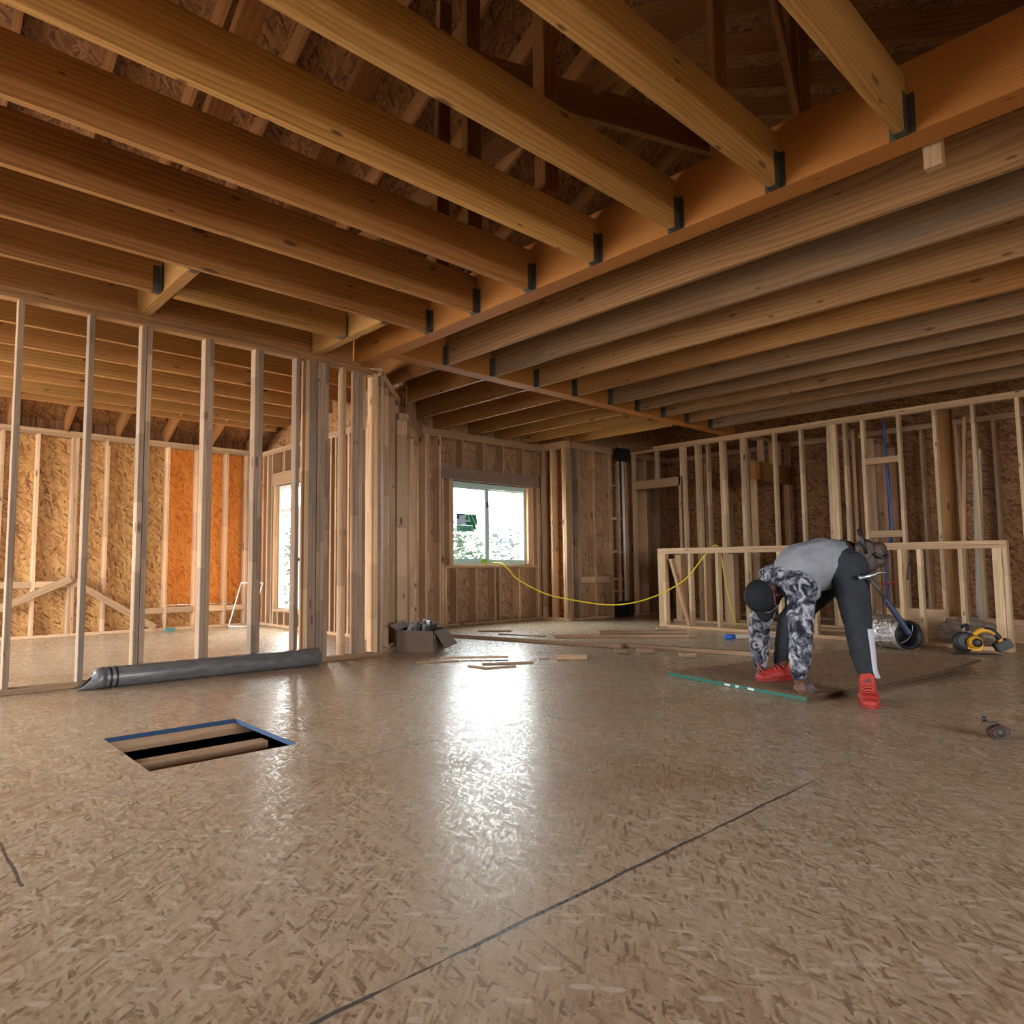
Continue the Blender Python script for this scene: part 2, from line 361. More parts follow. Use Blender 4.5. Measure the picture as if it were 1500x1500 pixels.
PALE = {'wall_right': 'studp', 'half_wall': 'studp'}
def stud(par, x, y, z0, z1, along, mat=None, depth=0.089, name='stud', w=0.038):
    """x, y: middle of the face towards the room (for along='x' the wall runs along X and its studs go back in +Y; 'y': runs along Y, back in +X)"""
    mat = mat or PALE.get(par.name, 'stud')
    if along == 'x': return board(name, (x, y+depth/2, z0), (x, y+depth/2, z1), w, depth, M[mat], par, (0, 1, 0))
    return board(name, (x+depth/2, y, z0), (x+depth/2, y, z1), w, depth, M[mat], par, (1, 0, 0))

def plate(par, name, p0, p1, depth, along, mat='plate', h=0.038):
    d = depth/2
    o = (0, d, 0) if along == 'x' else (d, 0, 0)
    return board(name, V(p0)+V(o), V(p1)+V(o), depth, h, M[mat], par)

# ---- floor with its cut-out
fl = empty('floor', (0, 0, 0), 'large subfloor of pale strand board with dark joints', 'floor', kind='structure')
HX0, HX1, HY0, HY1 = 0.955, 1.637, 3.06, 3.787
fx0, fx1, fy0, fy1 = -3.2, 11.4, -7.0, 9.8
vs, fs = [], []
xs, ys = [fx0, HX0, HX1, fx1], [fy0, HY0, HY1, fy1]
for y in ys:
    for x in xs: vs.append((x, y, 0))
for j in range(3):
    for i in range(3):
        if (i, j) != (1, 1): fs.append((j*4+i, j*4+i+1, j*4+i+5, j*4+i+4))
n0 = len(vs)
for y in ys:
    for x in xs: vs.append((x, y, -0.022))
for f in list(fs): fs.append(tuple(n0+k for k in reversed(f)))
for a, b in [(5, 6), (6, 10), (10, 9), (9, 5), (0, 3), (3, 15), (15, 12), (12, 0)]: fs.append((a, n0+a, n0+b, b))
quad_mesh('subfloor', vs, fs, M['floor'], fl)
box('painted_edge', (HX0, HY1-0.0015, -0.022), (HX1, HY1+0.0005, 0.0005), M['bluep'], fl)
box('painted_edge', (HX1-0.0015, HY0, -0.022), (HX1+0.0005, HY1, 0.0005), M['bluep'], fl)
for y, z, w, h in ((3.335, -.054, .075, .062), (3.815, -.054, .06, .062)):
    board('floor_joist', (-1.0, y, z), (1.60 if y == 3.335 else 4.0, y, z), w, h, M['scrap'], fl)
sl = quad_mesh('ground', [(-3.18, -6.98, -0.85), (11.38, -6.98, -0.85), (11.38, 9.78, -0.85), (-3.18, 9.78, -0.85)], [(0, 1, 2, 3)], M['soil'])
tag(sl, 'dark earth under the cut-out in the floor', 'ground', kind='structure')
vs = [(-3.19, -6.99, -1.25), (11.39, -6.99, -1.25), (11.39, 9.79, -1.25), (-3.19, 9.79, -1.25), (-3.19, -6.99, -.023), (11.39, -6.99, -.023), (11.39, 9.79, -.023), (-3.19, 9.79, -.023)]
fw = quad_mesh('wall_foundation', vs, [(0, 1, 5, 4), (1, 2, 6, 5), (2, 3, 7, 6), (3, 0, 4, 7)], M['soil'])
tag(fw, 'grey foundation wall around the crawl space', 'foundation', kind='structure')

# ---- open stud partition towards the bright room
wl = empty('wall_left', (0.8, 5.48, 0), 'open stud partition with bare studs behind the grey roll', 'stud wall', kind='structure')
plate(wl, 'bottom_plate', (-2.9, 5.48, 0.02), (3.80, 5.48, 0.02), 0.089, 'x', 'scrap')
plate(wl, 'top_plate', (-2.9, 5.48, ZT+0.019), (3.83, 5.48, ZT+0.019), 0.089, 'x', 'joistr')  # darker wood on both top plates stands in for their unlit front
plate(wl, 'top_plate', (-2.9, 5.48, ZT+0.0575), (3.56, 5.48, ZT+0.0575), 0.089, 'x', 'joistr')
Z0, Z1 = 0.039, ZT
for x in (-0.46, -0.05, 0.36, 0.764, 1.215, 1.582, 1.625, 2.076, 2.114, 2.51, 2.548, 2.90, 2.996, 3.034, 3.072, 3.118, 3.156, 3.194, 3.381, 3.523, 3.561, 3.599, 3.74, 3.779):
    stud(wl, x, 5.48, Z0, Z1, 'x', 'stud' if x in (2.996, 3.381, 3.74) else 'stud_shade', 0.089)
# angled wall
A0, AD, AN = V((3.80, 5.48, 0)), V((math.sqrt(.5), math.sqrt(.5), 0)), V((-math.sqrt(.5), math.sqrt(.5), 0))
wa = empty('wall_corner', A0, 'angled wall of closely set studs running back from the partition', 'stud wall', kind='structure')
def ang(s, d, z): return A0 + AD*s + AN*d + V((0, 0, z))
board('bottom_plate', ang(0, .07, .02), ang(3.0, .07, .02), .14, .038, M['scrap'], wa)
board('top_plate', ang(-.03, .07, ZT+.005), ang(3.02, .07, ZT+.005), .14, .045, M['plate'], wa)
board('top_plate', ang(0.0, .07, ZT+.05), ang(3.02, .07, ZT+.05), .14, .042, M['plate'], wa)
board('header', ang(2.25, .02, 2.60), ang(2.95, .02, 2.60), .045, .15, M['plate'], wa)
for s in (0.03, 0.1, 0.42, 0.80, 0.84, 1.22, 1.60, 1.98, 2.02, 2.38, 2.66, 2.94):
    board('stud', ang(s, .07, Z0), ang(s, .07, ZT-.015), .038, .14, M['stud'], wa, AN)
a, b = ang(0.1, .145, 0), ang(3.1, .145, 0)
quad_mesh('sheathing', [a, b, b+V((0, 0, 2.9)), a+V((0, 0, 2.9)), a+AN*.012, b+AN*.012, b+AN*.012+V((0, 0, 2.9)), a+AN*.012+V((0, 0, 2.9))],
          [(0, 1, 2, 3), (5, 4, 7, 6), (0, 4, 5, 1), (3, 2, 6, 7), (0, 3, 7, 4), (1, 5, 6, 2)], M['osb_y'], wa)

# ---- wall with the slider window
YW = 7.46
ZW = 2.685
ww = empty('wall_window', (7.1, YW, 0), 'sheathed stud wall holding the two-pane slider window', 'wall', kind='structure')
plate(ww, 'bottom_plate', (5.86, YW, 0.02), (8.36, YW, 0.02), 0.14, 'x')
plate(ww, 'top_plate', (5.86, YW, ZW+.024), (8.36, YW, ZW+.024), 0.14, 'x', h=.048)
plate(ww, 'top_plate', (5.86, YW, ZW+.076), (8.36, YW, ZW+.076), 0.14, 'x', h=.052)
WX0, WX1, WZ0, WZ1 = 6.43, 8.03, 0.87, 2.075
for x in (5.93, 5.97, 6.182, 8.26): stud(ww, x, YW, Z0, ZW, 'x', 'stud', .14)
for x in (6.232, 8.205): stud(ww, x, YW, Z0, 2.09, 'x', 'stud', .14, 'trimmer_stud')
for x in (6.37, 6.41, 8.05, 8.09): stud(ww, x, YW, .855, 2.09, 'x', 'stud', .14, 'trimmer_stud')
for x in (6.62, 7.035, 7.457, 7.89): stud(ww, x, YW, 2.27, ZW, 'x', 'stud', .14, 'cripple_stud')
for x in (6.285, 6.49, 6.865, 7.25, 7.35, 7.77, 8.16): stud(ww, x, YW, Z0, .815, 'x', 'stud', .14, 'cripple_stud')
board('header', (6.20, YW+.055, 2.18), (8.26, YW+.055, 2.18), .11, .185, M['header'], ww)
plate(ww, 'sill_plate', (6.26, YW, .836), (8.19, YW, .836), .14, 'x')
def sheath_y(par, x0, x1, y, z0, z1, mat='osb_y', hole=None, name='sheathing'):
    segs = [(x0, x1, z0, z1)]
    if hole:
        a, b, c, d = hole; segs = [(x0, a, z0, z1), (b, x1, z0, z1), (a, b, z0, c), (a, b, d, z1)]
    vs, fs = [], []
    for (p, q, r, s) in segs:
        n = len(vs); vs += [(p, y, r), (q, y, r), (q, y, s), (p, y, s), (p, y+.012, r), (q, y+.012, r), (q, y+.012, s), (p, y+.012, s)]
        fs += [tuple(n+i for i in f) for f in ((0, 1, 2, 3), (5, 4, 7, 6), (0, 4, 5, 1), (3, 2, 6, 7), (0, 3, 7, 4), (1, 5, 6, 2))]
    return quad_mesh(name, vs, fs, M[mat], par)
def sheath_x(par, y0, y1, x, z0, z1, mat='osb_x', hole=None, name='sheathing'):
    segs = [(y0, y1, z0, z1)]
    if hole:
        a, b, c, d = hole; segs = [(y0, a, z0, z1), (b, y1, z0, z1), (a, b, z0, c), (a, b, d, z1)]
    vs, fs = [], []
    for (p, q, r, s) in segs:
        n = len(vs); vs += [(x, p, r), (x, q, r), (x, q, s), (x, p, s), (x+.012, p, r), (x+.012, q, r), (x+.012, q, s), (x+.012, p, s)]
        fs += [tuple(n+i for i in f) for f in ((0, 1, 2, 3), (5, 4, 7, 6), (0, 4, 5, 1), (3, 2, 6, 7), (0, 3, 7, 4), (1, 5, 6, 2))]
    return quad_mesh(name, vs, fs, M[mat], par)
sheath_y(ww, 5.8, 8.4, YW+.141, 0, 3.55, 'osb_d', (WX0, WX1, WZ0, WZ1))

# ---- the jog and the short wall right of the window
wj = empty('wall_return', (8.25, 7.2, 0), 'short return wall between window and bright corner post', 'wall', kind='structure')
plate(wj, 'bottom_plate', (8.25, 6.91, .02), (8.25, 7.46, .02), .14, 'y'); 
plate(wj, 'top_plate', (8.25, 6.91, ZW+.05), (8.25, 7.46, ZW+.05), .14, 'y', h=.1)
for y in (6.93, 6.97, 7.21, 7.41): stud(wj, 8.25, y, Z0, ZW, 'y', 'stud', .14 if y > 7 else .10)
sheath_x(wj, 7.06, 7.6, 8.391, 0, 3.3, 'osb_x')
wb = empty('wall_back', (8.9, 6.91, 0), 'brown sheathed wall right of the bright corner post', 'wall', kind='structure')
plate(wb, 'bottom_plate', (8.36, 6.91, .02), (9.42, 6.91, .02), .14, 'x'); plate(wb, 'top_plate', (8.36, 6.91, ZW+.05), (9.46, 6.91, ZW+.05), .14, 'x', h=.1)
for x in (8.38, 8.535, 8.57, 8.945, 9.35, 9.40): stud(wb, x, 6.91, Z0, ZW, 'x', 'stud' if x != 8.535 else 'stud_shade', .14)
board('fire_block', (8.59, 6.94, .62), (8.93, 6.94, .62), .05, .1, M['stud'], wb); board('fire_block', (8.97, 6.94, .62), (9.33, 6.94, .62), .05, .1, M['stud'], wb)
sheath_y(wb, 8.4, 11.4, 7.052, 0, 3.3, 'osb_d')
for x in (10.02, 10.4, 10.8): stud(wb, x, 6.91, Z0, ZW, 'x', 'stud', .14)
plate(wb, 'top_plate', (9.95, 6.91, ZW+.05), (11.2, 6.91, ZW+.05), .14, 'x', h=.1); plate(wb, 'bottom_plate', (9.95, 6.91, .02), (11.2, 6.91, .02), .14, 'x')
for z in (0.42, 0.62, 1.07, 1.62, 2.17): board('ladder_block', (9.42, 6.97, z), (9.80, 6.97, z), .09, .038, M['stud'], wb)
box('dark_block', (9.42, 6.83, 0.0), (9.84, 6.87, .26), M['black'], wb); box('dark_block', (9.50, 6.83, 2.58), (9.84, 6.87, 2.80), M['black'], wb)  # plain black blocks closing the gap at floor and plate
for x, m in ((9.56, 'stud'), (9.76, 'stud')): stud(wb, x, 6.87, .26, 2.58, 'x', m, .04)
tube('vent_pipe', [(9.665, 6.86, 0.26), (9.655, 6.86, 2.58)], 0.022, M['vinyl'], wb, smooth_pts=False)

# ---- right hand stud wall
XR = 9.857
wr = empty('wall_right', (XR, 4, 0), 'long open stud wall with a door opening behind the half wall', 'stud wall', kind='structure')
plate(wr, 'top_plate', (XR, -2.0, ZT+.019), (XR, 6.88, ZT+.019), .092, 'y'); plate(wr, 'top_plate', (XR, -2.0, ZT+.0575), (XR, 6.4, ZT+.0575), .092, 'y')
plate(wr, 'bottom_plate', (XR, -2.0, .02), (XR, 5.96, .02), .092, 'y')
for y in (6.806, 5.86, 5.635, 5.597, 5.232, 5.194, 4.905, 4.867, 4.43, 4.062, 3.70, 3.662, 3.624, 3.50, 3.283, 2.873, 2.492, 2.11, 1.697, 1.29, .88, .47, .06): stud(wr, XR, y, Z0, ZT, 'y')
stud(wr, XR, 5.937, 0, 2.25, 'y', name='trimmer_stud'); stud(wr, XR, 5.90, 2.25, ZT, 'y'); stud(wr, XR, 6.35, 2.25, ZT, 'y', name='cripple_stud')
stud(wr, XR+.09, 5.50, Z0, ZT, 'y', 'stud'); stud(wr, XR+.10, 3.43, Z0, ZT-.1, 'y', 'stud', .14)
board('header', (XR+.045, 5.92, 2.18), (XR+.045, 6.787, 2.18), .09, .14, M['plate'], wr)
board('block', (XR+.045, 2.892, 2.168), (XR+.045, 3.264, 2.168), .09, .08, M['plate'], wr); board('block', (XR+.045, 2.892, 1.227), (XR+.045, 3.264, 1.227), .09, .085, M['plate'], wr)
# outer wall behind it, and the closet walls between
wo = empty('wall_outer', (11.2, 4, 0), 'dark brown sheathed outer wall seen through the studs', 'wall', kind='structure')
plate(wo, 'top_plate', (11.2, -2.0, ZT+.019), (11.2, 6.9, ZT+.019), .14, 'y'); plate(wo, 'top_plate', (11.2, -2.0, ZT+.0575), (11.2, 6.9, ZT+.0575), .14, 'y'); plate(wo, 'bottom_plate', (11.2, -2.0, .02), (11.2, 6.9, .02), .14, 'y')
for k in range(16): stud(wo, 11.2, 6.65-.406*k, Z0, ZT, 'y', 'stud', .14)
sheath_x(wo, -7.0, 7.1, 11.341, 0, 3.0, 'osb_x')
wc = empty('wall_closet', (10.5, 4.75, 0), 'cross wall with a deep brown header behind the right stud wall', 'wall', kind='structure')
board('header', (9.95, 4.79, 2.24), (11.19, 4.79, 2.24), .07, .28, M['joistb'], wc)
plate(wc, 'top_plate', (9.95, 4.755, 2.735), (11.2, 4.755, 2.735), .09, 'x')
for x in (10.25, 10.62, 10.82): stud(wc, x, 4.755, 2.38, 2.716, 'x', 'plate', name='cripple_stud')
for x in (9.985, 11.15): stud(wc, x, 4.755, 0.0, 2.1 if x < 11 else 2.716, 'x', 'stud')
stud(wc, 11.08, 4.755, 0, 2.1, 'x', 'plate')
wc2 = empty('wall_pantry', (10.8, 3.3, 0), 'short sheathed wall stub beside the blue water line', 'wall', kind='structure')
for x in (10.34, 10.56, 10.72, 11.16): stud(wc2, x, 3.30, 0, 2.50, 'x', 'stud')
sheath_y(wc2, 10.36, 10.72, 3.392, 0, 2.50, 'osb_y'); plate(wc2, 'top_plate', (10.3, 3.30, 2.52), (11.2, 3.30, 2.52), .09, 'x')
po = board('post', (10.25, 2.475, 0), (10.25, 2.475, 2.79), .125, .125, M['joistb'], None, (1, 0, 0)); tag(po, 'wide solid wooden post between the open studs', 'post')

# ---- half wall at the stair
XH = 8.43
hw = empty('half_wall', (XH, 3.5, 0), 'low unfinished half wall of pale studs behind the bending worker', 'half wall')
plate(hw, 'cap_plate', (XH, 1.60, 1.056), (XH, 5.445, 1.056), .09, 'y', 'plate'); plate(hw, 'cap_plate', (XH, 1.60, 1.017), (XH, 5.445, 1.017), .09, 'y', 'plate')
plate(hw, 'bottom_plate', (XH, 1.60, .02), (XH, 5.445, .02), .09, 'y', 'plate')
for y in (5.425, 5.387, 5.349, 4.968, 4.578, 4.185, 3.79, 3.39, 3.0, 2.51, 2.335, 1.977, 1.70, 1.662, 1.62): stud(hw, XH, y, .039, .998, 'y')
board('diagonal_brace', (XH+.02, 5.24, .93), (XH+.02, 4.99, .045), .04, .085, M['stud'], hw, (1, 0, 0))
stud(hw, 9.36, 5.70, .03, 1.0, 'y', 'stud', .14, 'rear_stud', .10); stud(hw, 9.36, 5.27, .03, 1.0, 'y', 'stud', .14, 'rear_stud'); stud(hw, 9.36, 4.9, .03, 1.0, 'y', 'stud', .14, 'rear_stud', .14)
plate(hw, 'rear_plate', (9.36, 3.0, .02), (9.36, 5.8, .02), .14, 'y', 'plate')

# ---- the bright room on the left
YF, ZF = 9.6, 2.485
wf = empty('wall_far', (2.5, YF, 0), 'far sheathed wall of the bright room, orange at its right end', 'wall', kind='structure')
plate(wf, 'bottom_plate', (-2.9, YF, .02), (4.5, YF, .02), .14, 'x'); plate(wf, 'top_plate', (-2.9, YF, ZF+.019), (4.5, YF, ZF+.019), .14, 'x'); plate(wf, 'top_plate', (-2.9, YF, ZF+.0575), (4.5, YF, ZF+.0575), .14, 'x')
for x in (-.1, .31, .72, 1.21, 1.58, 1.972, 2.012, 2.372, 2.77, 3.137, 3.54, 3.967, 4.27, 4.46): stud(wf, x, YF, Z0, ZF, 'x', 'stud', .14)
for a, b, z in ((1.23, 1.56, .645), (1.6, 1.95, .645), (2.79, 3.12, .27), (3.16, 3.52, .27), (3.56, 3.95, .27), (3.99, 4.25, .27)):
    board('fire_block', (a, YF+.03, z), (b, YF+.03, z), .06, .078, M['plate'], wf)
board('diagonal_brace', (0.9, YF-.03, .22), (1.98, YF-.03, .71), .04, .085, M['plate'], wf); board('diagonal_brace', (2.03, YF-.03, .66), (3.0, YF-.03, .05), .04, .085, M['plate'], wf)
sheath_y(wf, -3.0, 3.137, YF+.141, 0, 2.56, 'osb_y'); sheath_y(wf, 3.139, 4.6, YF+.141, .33, 2.56, 'osb_glow'); sheath_y(wf, 3.139, 4.6, YF+.141, 0, .329, 'osb_y')
XS = 4.50
wsd = empty('wall_side', (XS, 7.8, 0), 'sheathed side wall of the bright room with the tall window', 'wall', kind='structure')
TY0, TY1, TZ0, TZ1 = 7.95, 9.17, .26, 2.01
plate(wsd, 'bottom_plate', (XS, 6.15, .02), (XS, 9.6, .02), .14, 'y'); plate(wsd, 'top_plate', (XS, 6.15, ZF+.019), (XS, 9.6, ZF+.019), .14, 'y'); plate(wsd, 'top_plate', (XS, 6.15, ZF+.0575), (XS, 9.6, ZF+.0575), .14, 'y')
for y in (6.2, 6.4, 6.6, 6.8, 7.0, 7.2, 7.36, 7.5, 7.62, 7.74, 7.86, 9.27, 9.42, 9.56): stud(wsd, XS, y, Z0, ZF, 'y', 'stud', .14)
for y in (7.92, 9.20): stud(wsd, XS, y, Z0, 2.03, 'y', 'plate', .14, 'trimmer_stud')
for y in (8.1, 8.5, 8.9): stud(wsd, XS, y, 2.20, ZF, 'y', 'stud', .14, 'cripple_stud')
for y in (8.0, 8.2, 8.4, 8.6, 8.85, 9.05): stud(wsd, XS, y, Z0, .21, 'y', 'stud', .14, 'cripple_stud')
board('header', (XS+.055, 7.9, 2.11), (XS+.055, 9.24, 2.11), .11, .17, M['plate'], wsd); plate(wsd, 'sill_plate', (XS, 7.93, .235), (XS, 9.19, .235), .14, 'y')
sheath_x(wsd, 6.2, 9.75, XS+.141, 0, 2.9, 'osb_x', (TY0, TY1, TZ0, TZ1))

# ---- windows
w1 = empty('window_1', ((WX0+WX1)/2, YW+.1, WZ0), 'two-pane slider window with a mirrored green sticker', 'window', kind='structure')
yf0, yf1 = YW+.06, YW+.14
def fr(name, x0, x1, z0, z1, m, ya=yf0, yb=yf1): return box(name, (x0, ya, z0), (x1, yb, z1), M[m], w1, 0, .004)
fr('window_frame', WX0, WX1-.05, WZ0, WZ0+.065, 'gvinyl'); fr('window_frame', WX0, WX1-.05, WZ1-.07, WZ1, 'gvinyl'); fr('window_frame', WX0-.004, WX0+.055, WZ0+.05, WZ1-.055, 'gvinyl'); fr('window_frame', WX1-.09, WX1-.05, WZ0+.05, WZ1-.055, 'gvinyl')
fr('sash', 7.115, 7.19, WZ0+.05, WZ1-.055, 'gvinyl', yf0+.01, yf0+.05); fr('sash', WX0+.04, 7.13, WZ0+.05, WZ0+.085, 'gvinyl', yf0+.01, yf0+.05); fr('sash', WX0+.04, 7.13, WZ1-.095, WZ1-.055, 'gvinyl', yf0+.01, yf0+.05)
fr('fixed_sash', 7.192, 7.235, WZ0+.05, WZ1-.055, 'vinyl', yf0+.045, yf0+.075); fr('fixed_sash', 7.225, WX1-.09, WZ0+.05, WZ0+.075, 'vinyl', yf0+.045, yf0+.075); fr('fixed_sash', 7.225, WX1-.09, WZ1-.09, WZ1-.055, 'vinyl', yf0+.045, yf0+.075)
box('glass_pane', (WX0+.04, yf0+.028, WZ0+.085), (7.13, yf0+.032, WZ1-.095), M['glass'], w1); box('glass_pane', (7.225, yf0+.058, WZ0+.075), (WX1-.09, yf0+.062, WZ1-.09), M['glass'], w1)
box('sash_latch', (7.135, yf0-.012, 1.72), (7.16, yf0+.012, 1.80), M['dsteel'], w1, 0, .003); box('window_jamb', (WX1-.05, YW+.0, WZ0), (WX1, YW+.14, WZ1), M['plate'], w1)
# mirrored maker's sticker on the left pane: pale sheet, green roundel with a white peak, green band with reversed lettering
SX, SZ, ys_ = 6.845, 1.50, yf0+.024
st = empty('window_sticker', (SX, ys_, SZ), 'pale sticker with green round logo, seen mirrored on the left window pane', 'sticker')
box('sticker_sheet', (SX-.255, ys_, SZ-.05), (SX+.095, ys_+.002, SZ+.10), M['paper'], st)
box('sticker_band', (SX-.255, ys_, SZ-.135), (SX+.05, ys_+.002, SZ-.0505), M['paperg'], st)
lm = Matrix(((1, 0, 0, SX), (0, 0, 1, ys_-.0015), (0, 1, 0, SZ), (0, 0, 0, 1)))
for pl in ([(-.106, .02), (-.085, .075), (-.055, .09), (-.062, .055), (-.042, .022)], [(-.05, .09), (-.012, .096), (.087, -.067), (.081, -.125), (.048, -.10)],
           [(.008, .096), (.045, .092), (.082, .068), (.108, .03), (.112, -.01), (.10, -.05)], [(-.106, -.006), (0, -.006), (.016, -.046), (-.08, -.048)]):
    extrude_poly('sticker_logo', pl, .001, M['logo_g'], st, lm)
box('sticker_mark', (SX-.255, ys_-.002, SZ+.078), (SX-.14, ys_, SZ+.10), M['ink'], st); box('sticker_mark', (SX-.255, ys_-.002, SZ+.03), (SX-.21, ys_, SZ+.078), M['ink'], st); box('sticker_mark', (SX-.255, ys_-.002, SZ-.045), (SX-.19, ys_, SZ-.034), M['ink'], st)
tc = bpy.data.curves.new('lettering', 'FONT'); tc.body = 'ByGre'; tc.size = .075; tc.extrude = .0005; tc.align_x = 'CENTER'
to = bpy.data.objects.new('lettering', tc); COL.objects.link(to); bpy.context.view_layer.update()
me = bpy.data.meshes.new_from_object(to.evaluated_get(bpy.context.evaluated_depsgraph_get())); me.materials.clear(); bpy.data.objects.remove(to)
link('sticker_lettering', me, M['ink'], st, Matrix(((-1, 0, 0, SX-.10), (0, 0, -1, ys_-.0015), (0, 1, 0, SZ-.115), (0, 0, 0, 1))))
st.scale = (1.13, 1, 1.13)
lt = empty('adhesive_label', (7.06, YW+.05, .9), 'yellow-green adhesive label at the foot of the window frame', 'label')
box('label_sheet', (7.02, YW+.055, .875), (7.14, YW+.058, .945), M['tape'], lt); box('label_stripe', (7.05, YW+.053, .88), (7.12, YW+.055, .91), M['cordy'], lt)

w2 = empty('window_2', (XS+.1, 8.56, TZ0), 'tall white window with a transom in the bright room', 'window', kind='structure')
xa, xb = XS+.07, XS+.14
def fx(name, y0, y1, z0, z1, m='vinyl', a=xa, b=xb): return box(name, (a, y0, z0), (b, y1, z1), M[m], w2, 0, .003)
fx('window_frame', TY0, TY1, TZ0, TZ0+.05); fx('window_frame', TY0, TY1, TZ1-.05, TZ1); fx('window_frame', TY0, TY0+.05, TZ0+.05, TZ1-.05); fx('window_frame', TY1-.05, TY1, TZ0+.05, TZ1-.05)
fx('transom_bar', TY0+.05, TY1-.05, 1.63, 1.68); fx('mullion', 8.53, 8.59, TZ0+.05, 1.63); fx('meeting_rail', TY0+.05, TY1-.05, .92, .97)
for y0, y1, z0, z1 in ((TY0+.05, TY1-.05, 1.68, TZ1-.05), (TY0+.05, 8.53, .97, 1.63), (8.59, TY1-.05, .97, 1.63), (TY0+.05, 8.53, TZ0+.05, .92), (8.59, TY1-.05, TZ0+.05, .92)):
    box('glass_pane', (xa+.03, y0, z0), (xa+.034, y1, z1), M['glass'], w2)

# ================================================================== joists and beams
def hanger(par, p, d, side, h=.19):
    """sheet-steel joist hanger round the end of a joist: p end of the joist underside, d direction into the joist, side sideways"""
    d, s = V(d), V(side); z = V((0, 0, 1)); p = V(p); t = .0025; w = .021; L = .052
    vs, fs = [], []
    def slab(o, a, b, c):
        n = len(vs); vs.extend([o, o+a, o+a+b, o+b, o+c, o+a+c, o+a+b+c, o+b+c])
        fs.extend(tuple(n+i for i in f) for f in ((3, 2, 1, 0), (4, 5, 6, 7), (0, 1, 5, 4), (1, 2, 6, 5), (2, 3, 7, 6), (3, 0, 4, 7)))
    slab(p-s*w-z*t, s*2*w, d*L, z*t)
    slab(p-s*w-z*t, s*-t, d*L, z*h); slab(p+s*w-z*t, s*t, d*L, z*h)
    slab(p-s*(w+.032)-z*t, s*.032, d*t, z*h); slab(p+s*w-z*t, s*.032, d*t, z*h)
    me = bpy.data.meshes.new('joist_hanger'); me.from_pydata([tuple(v) for v in vs], [], fs); me.update()
    return link('joist_hanger', me, M['dsteel'], par)

GA = board('girder_beam', (3.612, -2.2, ZJ+.172), (3.612, 5.60, ZJ+.172), .158, .345, M['lvl'])
tag(GA, 'deep orange laminated girder running the length of the room overhead', 'beam')
GB = board('girder_beam', (3.69, 5.10, ZJ+.165), (9.93, 5.10, ZJ+.165), .155, .33, M['lvl'])
tag(GB, 'orange laminated cross girder from the main girder to the right stud wall', 'beam')
def joist(p0, p1, mat, label, group, hang=None, jh=JH, w=.041):
    p0, p1 = V(p0), V(p1); dz = V((0, 0, jh/2))
    o = board('ceiling_joist', p0+dz, p1+dz, w, jh, M[mat]); tag(o, label, 'joist', group)
    for q in (hang or []):
        d = (p1-p0).normalized() if q == 0 else (p0-p1).normalized()
        hanger(o, p0 if q == 0 else p1, d, V((0, 0, 1)).cross(d))
    return o
for k in range(7):
    y = .945 + .5755*k
    joist((3.532, y, ZJ), (-3.1, y, ZJ), 'joist' if k < 4 else 'joistb', f'yellowish ceiling joist left of the orange girder, {ORD[k]} of seven full ones from the camera', 'joists hung on the orange girder', [0])
joist((1.52, 4.96, ZJ), (-3.1, 4.96, ZJ), 'joistb', 'shortened brown ceiling joist ending at the left trimmer near the stud partition', 'shortened joists', [0])
o = joist((3.05, 4.96, ZJ), (1.63, 4.96, ZJ), 'joist', 'short doubled ceiling joist between the two trimmers near the stud partition', 'shortened joists', [0], w=.08)
for x, l in ((1.575, 'left'), (3.10, 'right')):
    o = board('trimmer_joist', (x, 4.413, ZJ+.14), (x, 5.60, ZJ+.14), .08, .28, M['joist'])
    tag(o, 'pale doubled trimmer joist over the stud partition, ' + ('above the grey roll' if l == 'left' else 'next to the girder'), 'joist', 'trimmer joists')
    hanger(o, (x, 4.413, ZJ), (0, 1, 0), (1, 0, 0))
o = board('ceiling_joist', (3.5, 5.55, ZJ+.15), (-3.1, 5.55, ZJ+.15), .041, .286, M['joistb']); tag(o, 'dark brown joist standing on the top plate of the stud partition', 'joist')
RX = [4.254, 4.88, 5.544, 6.187, 6.86, 7.417, 7.993, 8.574, 9.2]
RM = ['joistr', 'joistg', 'joistr', 'joistb', 'joistg', 'joistg', 'joistr', 'joistr', 'joistg']
RD = ['pale brown', 'greyish brown', 'reddish brown', 'yellowish brown', 'dark stained', 'partly blackened', 'light brown', 'knotty light brown', 'grey weathered']
for k, x in enumerate(RX):
    joist((x, 5.022, ZJ), (x, -2.1, ZJ), RM[k], f'{RD[k]} ceiling joist right of the orange girder, {ORD[k]} counted away from it', 'joists right of the girder', [0])
for k, x in enumerate(RX[:8]):
    ye = min(5.75+(x-3.69)*1.0, 7.6) if x < 5.6 else (7.6 if x < 8.4 else 7.04)
    joist((x, 5.178, ZJ), (x, ye, ZJ), 'joistb' if k < 5 else 'joist', f'ceiling joist between cross girder and window wall, {ORD[k]} from the main girder', 'joists over the window bay', [0])
for k, y in enumerate((6.30, 6.93, 7.53, 8.14, 8.72, 9.10)):
    joist((4.46, y, ZJ-.005), (-3.1, y, ZJ-.005), 'joistb' if k % 2 else 'joist', f'orange lit joist over the bright room, {ORD[k]} beyond the stud partition', 'joists over the bright room')

o = board('wood_block', (3.755, .885, 2.70), (3.755, .885, 2.86), .075, .05, M['plate'], None, (1, 0, 0)); tag(o, 'small pale block nailed beside the girder near the top right corner', 'block')
